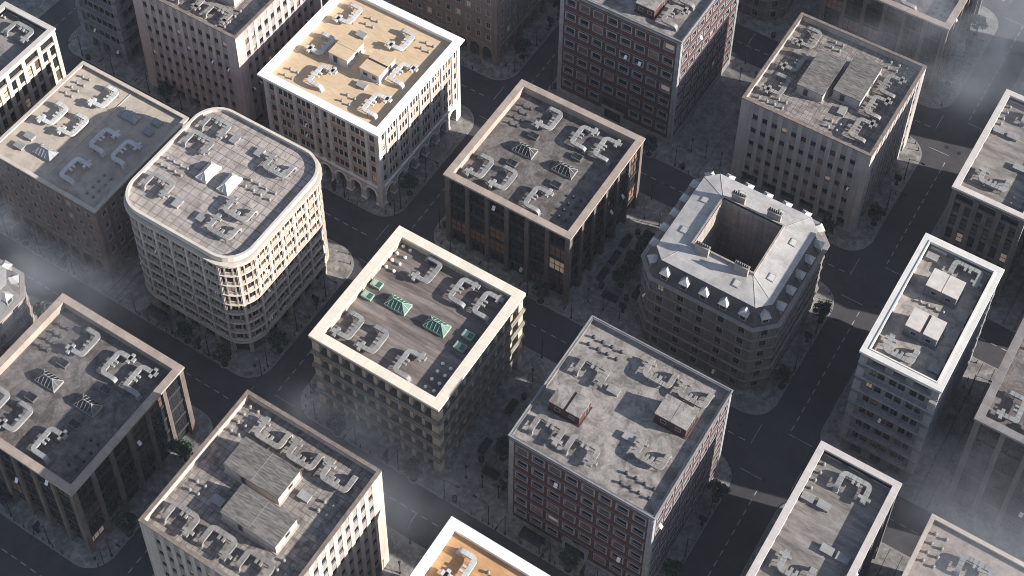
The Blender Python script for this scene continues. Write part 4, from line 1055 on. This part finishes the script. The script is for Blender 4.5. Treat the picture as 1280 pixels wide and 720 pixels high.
LAMP = [(-75.9, -3.3), (-66.8, -3.2), (-57.7, -3.3), (-41.7, -3.3), (-32.4, -3.3), (-23.3, -3.3), (-12.5, 19.5), (-12.5, 10.2), (-12.4, 0.8), (-2.0, 0.7), (2.0, -3.3), (11.3, -3.4), (20.7, -3.3), (30.9, -3.5), (40.2, -3.4), (30.5, 30.6), (43.7, -3.5), (52.9, -3.5), (62.2, -3.4), (72.4, 19.4), (72.4, 10.0), (-23.7, 41.2), (-12.3, 54.4), (-12.3, 45.1), (-2.8, 45.3), (-12.4, 89.4), (-12.4, 98.6), (-12.4, 107.8), (-2.9, 89.4), (29.9, 85.2), (30.0, 74.9), (29.5, 118.9), (72.3, 63.8), (72.3, 54.5), (-86.6, 41.1), (-76.4, 41.2), (-67.2, 41.2), (-96.0, 41.4), (-32.1, -47.8), (-22.8, -48.0), (-12.0, -43.9), (71.9, 107.9), (71.9, 98.6), (30.5, -13.8), (30.7, 41.2), (2.5, 41.2), (11.5, 41.2), (20.7, 41.2), (69.5, 147.), (69.8, 139.), (102.2, 67.), (102.2, 57.5), (102.2, 48.)]
PLAMP = [(32.0, 1.9), (35.5, 1.9), (39.0, 1.8), (31.7, 25.3), (31.0, 90.5), (34.4, 90.5), (37.9, 90.4), (30.7, 113.7), (33.9, 114.5), (31.5, 46.3), (35.0, 46.3), (38.6, 46.2), (31.2, 69.7), (34.6, 69.8), (32.2, -19.3)]
TREES = [(-71.0, -3.0), (-28.8, -3.0), (-19.6, -3.2), (-12.6, 4.9), (7.1, -3.3), (24.1, -3.4), (35.5, 8.7), (56.4, -3.0), (72.0, 22.4), (72.3, 5.1), (-12.9, 49.2), (-13.3, 93.9), (-12.9, 109.6), (23.8, 84.9), (71.8, 66.7), (71.8, 49.5), (-71.4, 41.5), (71.2, 93.8), (64.3, 85.5), (69.3, 154.8), (69.6, 137.5), (35.1, 61.9), (34.9, 57.5), (35.1, 53.0), (23.7, 41.3), (-12.8, -22.4), (-12.2, -39.), (-55.1, -14.4)]
BINS = [(-1.9, 1.6), (32.7, -3.0), (32.6, 6.1), (38.1, 6.1), (32.3, 21.3), (-2.1, 46.1), (-2.4, 90.1), (31.6, 85.5), (-94.3, 41.4), (31.2, 129.5), (32.1, 50.5), (37.7, 50.6), (31.9, 65.6)]
PLANT = [(31.5, 8.9, 90), (35.3, 5.0, 0), (31.3, 18.3, 90), (30.8, 62.7, 90), (30.9, 58.0, 90), (30.9, 53.3, 90), (34.7, 49.4, 0), (38.8, 53.3, 90), (34.5, 66.6, 0), (39.3, 9.2, 90), (39.3, 18.4, 90)]
SIGN = [(-60.5, -2.8), (-26.0, -3.0), (-12.9, 16.9), (17.8, -3.0), (38.9, 3.5), (72.1, 16.8), (-26.5, 41.5), (-12.8, 105.2), (71.7, 61.1), (-25.9, -47.5), (71.1, 105.7), (69.4, 149.3), (38.4, 47.8), (59.1, -2.8)]
TRAF = [(-12.3, -1.2), (-12.5, 43.2), (-12.7, 87.4), (-11.9, -45.9)]
BOLL = uniq([(-74.9, -3.5), (-67.9, -3.5), (-65.7, -3.5), (-63.6, -3.5), (-59.1, -3.5), (-56.5, -3.5), (-54.2, -3.5), (-61.3, -3.5), (-38.2, -3.5), (-40.5, -3.5), (-33.7, -3.5), (-31.4, -3.5), (-29.0, -3.5), (-26.5, -3.5), (-24.3, -3.5), (-22.1, -3.5), (-20.0, -3.5), (-14.1, -2.3), (-12.4, -.2), (-12.2, 9.1), (-12.2, 11.3), (-12.2, 16.1), (-12.2, 18.4), (-12.2, 6.8), (-12.2, 4.2), (-12.2, 13.7), (-2.4, -0.5), (-1.2, -2.2), (3.2, -3.5), (5.7, -3.5), (10.1, -3.5), (12.4, -3.5), (14.6, -3.5), (17.1, -3.5), (32.0, -3.5), (34.3, -3.5), (36.6, -3.5), (39.0, -3.5), (41.1, -3.5), (47.0, -3.5), (51.6, -3.5), (53.9, -3.5), (72.2, 27.6), (71., 29.6), (72.5, 20.6), (72.5, 18.3), (72.5, 16.0), (72.5, 11.1), (72.5, 9.0), (-22.7, 41.1), (-20.4, 41.1), (-14.2, 42.4), (-12.9, 43.9), (-12., 46.7), (-12., 53.3), (-12., 58.1), (-2.9, 44.1), (-14.5, 30.1), (-12.9, 28.3), (-23.1, 85.), (-20.7, 85.), (-14.1, 86.4), (-12.2, 91.5), (-12.2, 102.3), (-12.2, 99.9), (-12.2, 93.0), (25.3, 85.), (33.3, 85.), (35.6, 85.), (70.9, 73.3), (71.9, 72.), (72.5, 62.7), (72.5, 60.6), (72.5, 53.7), (100.9, 69.7), (100.9, 67.8), (100.9, 65.1), (100.9, 63.0), (100.9, 60.3), (100.9, 74.2), (-31.0, -48.2), (-28.7, -48.2), (-26.3, -48.2), (-24.1, -48.2), (-21.8, -48.2), (-19.5, -48.2), (-12.7, -46.6), (68.4, 118.9), (70.2, 117.9), (71.4, 116.5), (68.7, 129.5), (70.8, 131.), (71.9, 103.3)])

def face_road(k, side, p): return {0: 0, 1: PI/2, 2: PI, 3: -PI/2}[side]
# street lamp: local -y points to the road
lp = empty('street_lamp', (0, 0, 0), 'x', 'street lamp', 'tall street lamps')
m_ = MB(); m_.cyl(0, 0, 0, .5, .2, 0, 10, .17); m_.cyl(0, 0, .5, 6.7, .1, 0, 8, .07); link('pole', m_.mesh('pole', [black_iron]), lp)
m_ = MB(); m_.tube([(0, 0, 6.4), (0, -.5, 6.75), (0, -1.5, 6.95), (0, -2.6, 7.0)], .05, 0, 6, .04); link('arm', m_.mesh('arm', [black_iron]), lp)
m_ = MB(); m_.box(-.16, .16, -3.3, -2.45, 6.93, 7.08); m_.box(-.12, .12, -3.2, -2.55, 6.90, 6.935, 1); link('lamp_head', m_.mesh('lamp_head', [black_iron, glint_lens_white]), lp)
place_all(LAMP, 'street lamp', 'black street lamp', [lp], 'street lamp', 'tall street lamps', face_road)
pl = empty('plaza_lamp', (0, 0, 0), 'x', 'plaza lamp', 'low lamps on the plazas')
m_ = MB(); m_.cyl(0, 0, 0, .35, .2, 0, 10, .12); m_.cyl(0, 0, .35, 3.7, .065, 0, 8); link('pole', m_.mesh('pole', [black_iron]), pl)
m_ = MB(); m_.cyl(0, 0, 3.7, 3.78, .2, 0, 10); m_.cyl(0, 0, 3.78, 4.1, .15, 1, 10, .2); m_.cyl(0, 0, 4.1, 4.2, .26, 0, 10, .08); link('lamp_head', m_.mesh('lamp_head', [black_iron, glass_dull]), pl)
place_all(PLAMP, 'lamp', 'short plaza lamp', [pl], 'plaza lamp', 'low lamps on the plazas')
# trees
def make_tree(seed):
    r_ = random.Random(seed)
    t = empty('street_tree', (0, 0, 0), 'x', 'tree', 'small street trees')
    k = MB(); k.tube([(0, 0, 0), (.05, .03, 1.2), (0, .06, 2.2), (.05, 0, 3.4)], .17, 0, 7, .07)
    for a in range(5):
        an = a*1.26+r_.random(); ln = 1.2+r_.random()*.5
        k.tube([(0, 0, 1.9+a*.18), (math.cos(an)*ln*.5, math.sin(an)*ln*.5, 2.7+a*.15), (math.cos(an)*ln, math.sin(an)*ln, 3.4+a*.22)], .07, 0, 5, .02)
    link('trunk', k.mesh('trunk', [bark]), t)
    c = MB()
    for q in range(44):
        while True:
            x, y, z = r_.uniform(-1, 1), r_.uniform(-1, 1), r_.uniform(-1, 1)
            d = x*x+y*y+z*z
            if .18 < d < 1: break
        px, py, pz = x*1.65, y*1.65, 3.95+z*1.35; cr_ = r_.uniform(.38, .72); mt = r_.choice((0, 0, 1, 1, 2))
        for _ in range(34):
            v = Vector((r_.gauss(0, 1), r_.gauss(0, 1), r_.gauss(0, 1))).normalized()*cr_*r_.uniform(.55, 1.05)
            n = (v.normalized()+Vector((r_.uniform(-.7, .7), r_.uniform(-.7, .7), r_.uniform(-.2, .9)))).normalized()
            a = n.orthogonal().normalized(); b2 = n.cross(a); an = r_.uniform(0, 6.28); u_ = a*math.cos(an)+b2*math.sin(an); w_ = n.cross(u_); s_ = r_.uniform(.13, .25); P = Vector((px, py, pz))+v
            c.add([tuple(P-u_*s_-w_*s_*.5), tuple(P+u_*s_*.1-w_*s_*.7), tuple(P+u_*s_+w_*.1*s_), tuple(P-u_*s_*.1+w_*s_*.7)], [(0, 1, 2, 3)], mt)
    link('crown', c.mesh('crown', [leaf_a, leaf_b, leaf_c]), t)
    g = MB()
    for ra, rb, za in ((.95, .7, .02), ):
        n = 16
        vs = [(ra*math.cos(2*PI*i/n), ra*math.sin(2*PI*i/n), .06) for i in range(n)]+[(rb*math.cos(2*PI*i/n), rb*math.sin(2*PI*i/n), .06) for i in range(n)]+[(ra*math.cos(2*PI*i/n), ra*math.sin(2*PI*i/n), 0.002) for i in range(n)]
        g.add(vs, [(i, (i+1) % n, n+(i+1) % n, n+i) for i in range(n)]+[(2*n+i, 2*n+(i+1) % n, (i+1) % n, i) for i in range(n)])
        g.cyl(0, 0, .002, .03, rb, 1, 16)
    link('tree_pit', g.mesh('tree_pit', [kerbstone, soil]), t)
    return t
place_all(TREES, 'tree', 'round street tree', [make_tree(s) for s in (3, 11, 29, 40)], 'tree', 'small street trees', lambda k, s, p: (p[0]*7.3+p[1]*3.1) % 6.28)
# litter bins
bn = empty('litter_bin', (0, 0, 0), 'x', 'litter bin', 'black litter bins')
m_ = MB(); m_.cyl(0, 0, 0, .1, .42, 0, 12); m_.cyl(0, 0, .1, .95, .4, 0, 14, .5)
for i in range(14): a = 2*PI*i/14; m_.tube([(.42*math.cos(a), .42*math.sin(a), .1), (.53*math.cos(a), .53*math.sin(a), .97)], .03, 0, 4)
link('body', m_.mesh('body', [black_iron]), bn)
m_ = MB(); m_.cyl(0, 0, 1.25, 1.3, .52, 0, 14); m_.dome(0, 0, 1.3, .5, 0, 12, 3, .35)
for i in range(4): a = PI/2*i+.4; m_.tube([(.46*math.cos(a), .46*math.sin(a), .93), (.46*math.cos(a), .46*math.sin(a), 1.26)], .025, 0, 4)
link('lid', m_.mesh('lid', [black_iron]), bn)
place_all(BINS, 'bin', 'black litter bin', [bn], 'litter bin', 'black litter bins')
# planters
pn = empty('planter', (0, 0, 0), 'x', 'planter', 'long planters on the plazas')
m_ = MB()
for a in ((-1.6, 1.6, -.7, -.6), (-1.6, 1.6, .6, .7), (-1.6, -1.5, -.6, .6), (1.5, 1.6, -.6, .6)): m_.box(*a, 0, .6)
m_.box(-1.5, 1.5, -.6, .6, .05, .5, 1); link('trough', m_.mesh('trough', [metal_dark, soil]), pn)
r_ = random.Random(5); m_ = MB()
for q in range(3):
    for _ in range(120):
        P = Vector((-1.+q*1.+r_.gauss(0, .3), r_.gauss(0, .24), .55+abs(r_.gauss(0, .17)))); n = Vector((r_.gauss(0, .6), r_.gauss(0, .6), 1)).normalized(); a = n.orthogonal().normalized(); w_ = n.cross(a); s_ = r_.uniform(.07, .15)
        m_.add([tuple(P-a*s_), tuple(P+w_*s_*.6), tuple(P+a*s_), tuple(P-w_*s_*.6)], [(0, 1, 2, 3)], r_.choice((0, 1, 1)))
link('shrub', m_.mesh('shrub', [leaf_b, leaf_c]), pn)
place_all(PLANT, 'planter', 'long shrub planter', [pn], 'planter', 'long planters on the plazas', lambda k, s, p: R(p[2]))
# information boards
sg = empty('information_board', (0, 0, 0), 'x', 'street sign', 'black information boards')
m_ = MB(); m_.box(-.35, .35, -.2, .2, 0, .12); m_.box(-.25, .25, -.14, .14, .12, 1.5); link('plinth', m_.mesh('plinth', [black_iron]), sg)
m_ = MB(); m_.box(-.75, .75, -.1, .1, 1.5, 1.62); m_.box(-.75, .75, -.1, .1, 3.0, 3.12); m_.box(-.75, -.65, -.1, .1, 1.62, 3.0); m_.box(.65, .75, -.1, .1, 1.62, 3.0); m_.box(-.65, .65, -.05, .05, 1.62, 3.0, 1); link('display', m_.mesh('display', [black_iron, glass_dull]), sg)
place_all(SIGN, 'board', 'black information board', [sg], 'street sign', 'black information boards', lambda k, s, p: face_road(k, s, p)+PI/2)
tf = empty('traffic_light', (0, 0, 0), 'x', 'traffic light', 'traffic lights at the crossings')
m_ = MB(); m_.cyl(0, 0, 0, .3, .16, 0, 8, .1); m_.cyl(0, 0, .3, 5.2, .07, 0, 8); m_.tube([(0, 0, 5.1), (0, -.6, 5.2), (0, -1.3, 5.2)], .05, 0, 6); link('pole', m_.mesh('pole', [black_iron]), tf)
m_ = MB(); m_.box(-.17, .17, -1.5, -1.2, 4.6, 5.5)
for z in (4.8, 5.05, 5.3): m_.cyl(0, -1.5, z-.1, z+.1, .1, 0, 8)
link('signal_head', m_.mesh('signal_head', [black_iron]), tf)
place_all(TRAF, 'light', 'black traffic light', [tf], 'traffic light', 'traffic lights at the crossings', face_road)
bo = MB(); bo.cyl(0, 0, 0, .12, .14, 0, 8); bo.cyl(0, 0, .12, .95, .085, 0, 8, .07); bo.dome(0, 0, .95, .1, 0, 8, 3)
bol = tag(link('bollard', bo.mesh('bollard', [black_iron])), 'x', 'bollard', 'kerbside bollards')
place_all(BOLL, 'bollard', 'black bollard', [bol], 'bollard', 'kerbside bollards')
dc = MB(); dc.cyl(0, 0, .001, .012, .42, 0, 16); dc.box(-.3, .3, -.03, .03, .012, .016, 1); dc.box(-.03, .03, -.3, .3, .0125, .0165, 1)
dcv = tag(link('manhole_cover', dc.mesh('manhole_cover', [black_iron, metal_dark])), 'x', 'manhole cover', 'manhole covers in the roads')
place_all([(76.2, 120.7), (79.0, 120.7), (76.7, 75.6), (79.6, 75.7), (68.9, 38.2), (77.5, 30.5), (81.2, 57.4), (-13.9, 30.2), (-.4, 33.), (-9.3, 92.1)], 'cover', 'round manhole cover', [dcv], 'manhole cover', 'manhole covers in the roads', None, .001)
# bus shelters
sh = empty('bus_shelter', (0, 0, 0), 'x', 'bus shelter', 'bus shelters')
m_ = MB(); n = 6
prof = [(-1.1, 2.45), (-.6, 2.62), (0, 2.7), (.6, 2.66), (1.0, 2.5)]
for x0_, x1_, mt, dz in ((-2.2, 2.2, 0, 0), ):
    vs = [(x0_, y, z) for y, z in prof]+[(x1_, y, z) for y, z in prof]+[(x0_, y, z-.06) for y, z in prof]+[(x1_, y, z-.06) for y, z in prof]
    k5 = len(prof)
    m_.add(vs, [(i, k5+i, k5+i+1, i+1) for i in range(k5-1)]+[(2*k5+i+1, 3*k5+i+1, 3*k5+i, 2*k5+i) for i in range(k5-1)]+[(0, 2*k5, 3*k5, k5), (k5-1, 2*k5-1, 4*k5-1, 3*k5-1)]+[(i, i+1, 2*k5+i+1, 2*k5+i) for i in range(k5-1)]+[(k5+i+1, k5+i, 3*k5+i, 3*k5+i+1) for i in range(k5-1)], 0)
for x in (-2.2, -1.1, 0, 1.1, 2.2): m_.box(x-.04, x+.04, -1.1, 1.0, 2.705 if abs(x) < 3 else 0, 2.74, 1)
link('canopy', m_.mesh('canopy', [glass_dull, black_iron]), sh)
for x in (-2.1, 2.1):
    for y in (-.9, .85): m_ = MB(); m_.box(x-.05, x+.05, y-.05, y+.05, 0, 2.5); link('post', m_.mesh('post', [black_iron]), sh)
m_ = MB(); m_.box(-2.04, 2.04, .83, .87, .25, 2.3); link('back_panel', m_.mesh('back_panel', [glass_dull]), sh)
m_ = MB(); m_.box(-1.5, 1.5, .2, .6, .42, .48); m_.box(-1.3, -1.22, .3, .5, 0, .42); m_.box(1.22, 1.3, .3, .5, 0, .42); link('bench', m_.mesh('bench', [metal_dark]), sh)
place_all([(-36.6, -2.4), (48.6, -2.4), (-35.4, -46.7)], 'shelter', 'curved-roof bus shelter', [sh], 'bus shelter', 'bus shelters', face_road)

# ------------------------------------------------------------------ air
hz = MB(); hz.box(-720, 920, -620, 1020, -1.6, 300)
hm = bpy.data.materials.new('haze'); hm.use_nodes = True; hn = hm.node_tree.nodes; hn.clear()
ho = hn.new('ShaderNodeOutputMaterial'); hv = hn.new('ShaderNodeVolumePrincipled')
hv.inputs['Color'].default_value = (.80, .86, 1, 1); hv.inputs['Density'].default_value = HAZE; hv.inputs['Anisotropy'].default_value = 0.
hm.node_tree.links.new(hv.outputs[0], ho.inputs['Volume'])
ho_ = link('haze', hz.mesh('haze', [hm])); ho_['kind'] = 'stuff'

# thin drifts of mist between the blocks
def mist(x0, x1, y0, y1, z0, z1, dens, seed):
    m = bpy.data.materials.new('mist'); m.use_nodes = True; N = m.node_tree.nodes; L = m.node_tree.links; N.clear()
    out = N.new('ShaderNodeOutputMaterial'); v = N.new('ShaderNodeVolumePrincipled'); v.inputs['Color'].default_value = (.86, .9, 1, 1)
    tc = N.new('ShaderNodeTexCoord'); ns = N.new('ShaderNodeTexNoise'); ns.inputs['Scale'].default_value = .045; ns.inputs['Detail'].default_value = 4; ns.inputs['Distortion'].default_value = 1.6
    of = N.new('ShaderNodeVectorMath'); of.operation = 'ADD'; of.inputs[1].default_value = (seed, seed*2.3, 0)
    L.new(tc.outputs['Object'], of.inputs[0]); L.new(of.outputs[0], ns.inputs['Vector'])
    sc = N.new('ShaderNodeVectorMath'); sc.operation = 'MULTIPLY'; sc.inputs[1].default_value = (2/(x1-x0), 2/(y1-y0), 2/(z1-z0))
    L.new(tc.outputs['Object'], sc.inputs[0])
    ln = N.new('ShaderNodeVectorMath'); ln.operation = 'LENGTH'; L.new(sc.outputs[0], ln.inputs[0])
    fall = N.new('ShaderNodeMapRange'); fall.interpolation_type = 'SMOOTHSTEP'; fall.inputs['From Min'].default_value = 1.; fall.inputs['From Max'].default_value = .15
    L.new(ln.outputs['Value'], fall.inputs['Value'])
    nr = N.new('ShaderNodeMapRange'); nr.inputs['From Min'].default_value = .42; nr.inputs['From Max'].default_value = .68; L.new(ns.outputs['Fac'], nr.inputs['Value'])
    mu = N.new('ShaderNodeMath'); mu.operation = 'MULTIPLY'; L.new(fall.outputs[0], mu.inputs[0]); L.new(nr.outputs[0], mu.inputs[1])
    m2 = N.new('ShaderNodeMath'); m2.operation = 'MULTIPLY'; m2.inputs[1].default_value = dens; L.new(mu.outputs[0], m2.inputs[0])
    L.new(m2.outputs[0], v.inputs['Density']); L.new(v.outputs[0], out.inputs['Volume'])
    c = Vector(((x0+x1)/2, (y0+y1)/2, (z0+z1)/2)); b = MB()
    b.box(x0-c.x, x1-c.x, y0-c.y, y1-c.y, z0-c.z, z1-c.z)
    o = link('mist', b.mesh('mist', [m]), None, c); o['kind'] = 'stuff'
mist(28, 125, 95, 190, .3, 52, MIST, 3.)
mist(-100, -18, -52, 5, .3, 45, MIST*.8, 17.)
mist(-12, 48, -26, 8, .3, 24, MIST*1.3, 31.)
mist(-118, -66, 26, 88, .3, 26, MIST*.8, 61.)
mist(88, 150, -5, 62, .3, 36, MIST*.9, 47.)

# ------------------------------------------------------------------ light
AZ, EL = R(15.5), R(21.3)
w = bpy.data.worlds.new('World'); SC.world = w; w.use_nodes = True
wn = w.node_tree.nodes; bg = wn['Background']
sky = wn.new('ShaderNodeTexSky'); sky.sky_type = 'NISHITA'; sky.sun_disc = False; sky.sun_elevation = EL; sky.sun_rotation = PI/2-AZ
sky.air_density = 0.8; sky.dust_density = 0.6; sky.ozone_density = 2.0
hs = wn.new('ShaderNodeHueSaturation'); hs.inputs['Saturation'].default_value = .75
w.node_tree.links.new(sky.outputs[0], hs.inputs['Color']); w.node_tree.links.new(hs.outputs[0], bg.inputs[0]); bg.inputs[1].default_value = 0.095
sl = bpy.data.lights.new('sun', 'SUN'); sl.energy = 5.0; sl.angle = R(.5); sl.color = (1.0, .965, .91)
so = bpy.data.objects.new('sun', sl); COL.objects.link(so)
dv = Vector((math.cos(AZ)*math.cos(EL), math.sin(AZ)*math.cos(EL), math.sin(EL)))
so.rotation_euler = dv.to_track_quat('Z', 'Y').to_euler(); so.location = (200, 60, 300)
SC.view_settings.view_transform = 'Standard'; SC.view_settings.look = 'None'; SC.view_settings.exposure = 1.0; SC.view_settings.gamma = 1.0
SC.view_settings.use_curve_mapping = False
SC.cycles.max_bounces = 6
SC.cycles.use_denoising = True
SC.cycles.volume_bounces = 0
SC.cycles.filter_width = 0.9
SC.cycles.use_adaptive_sampling = False
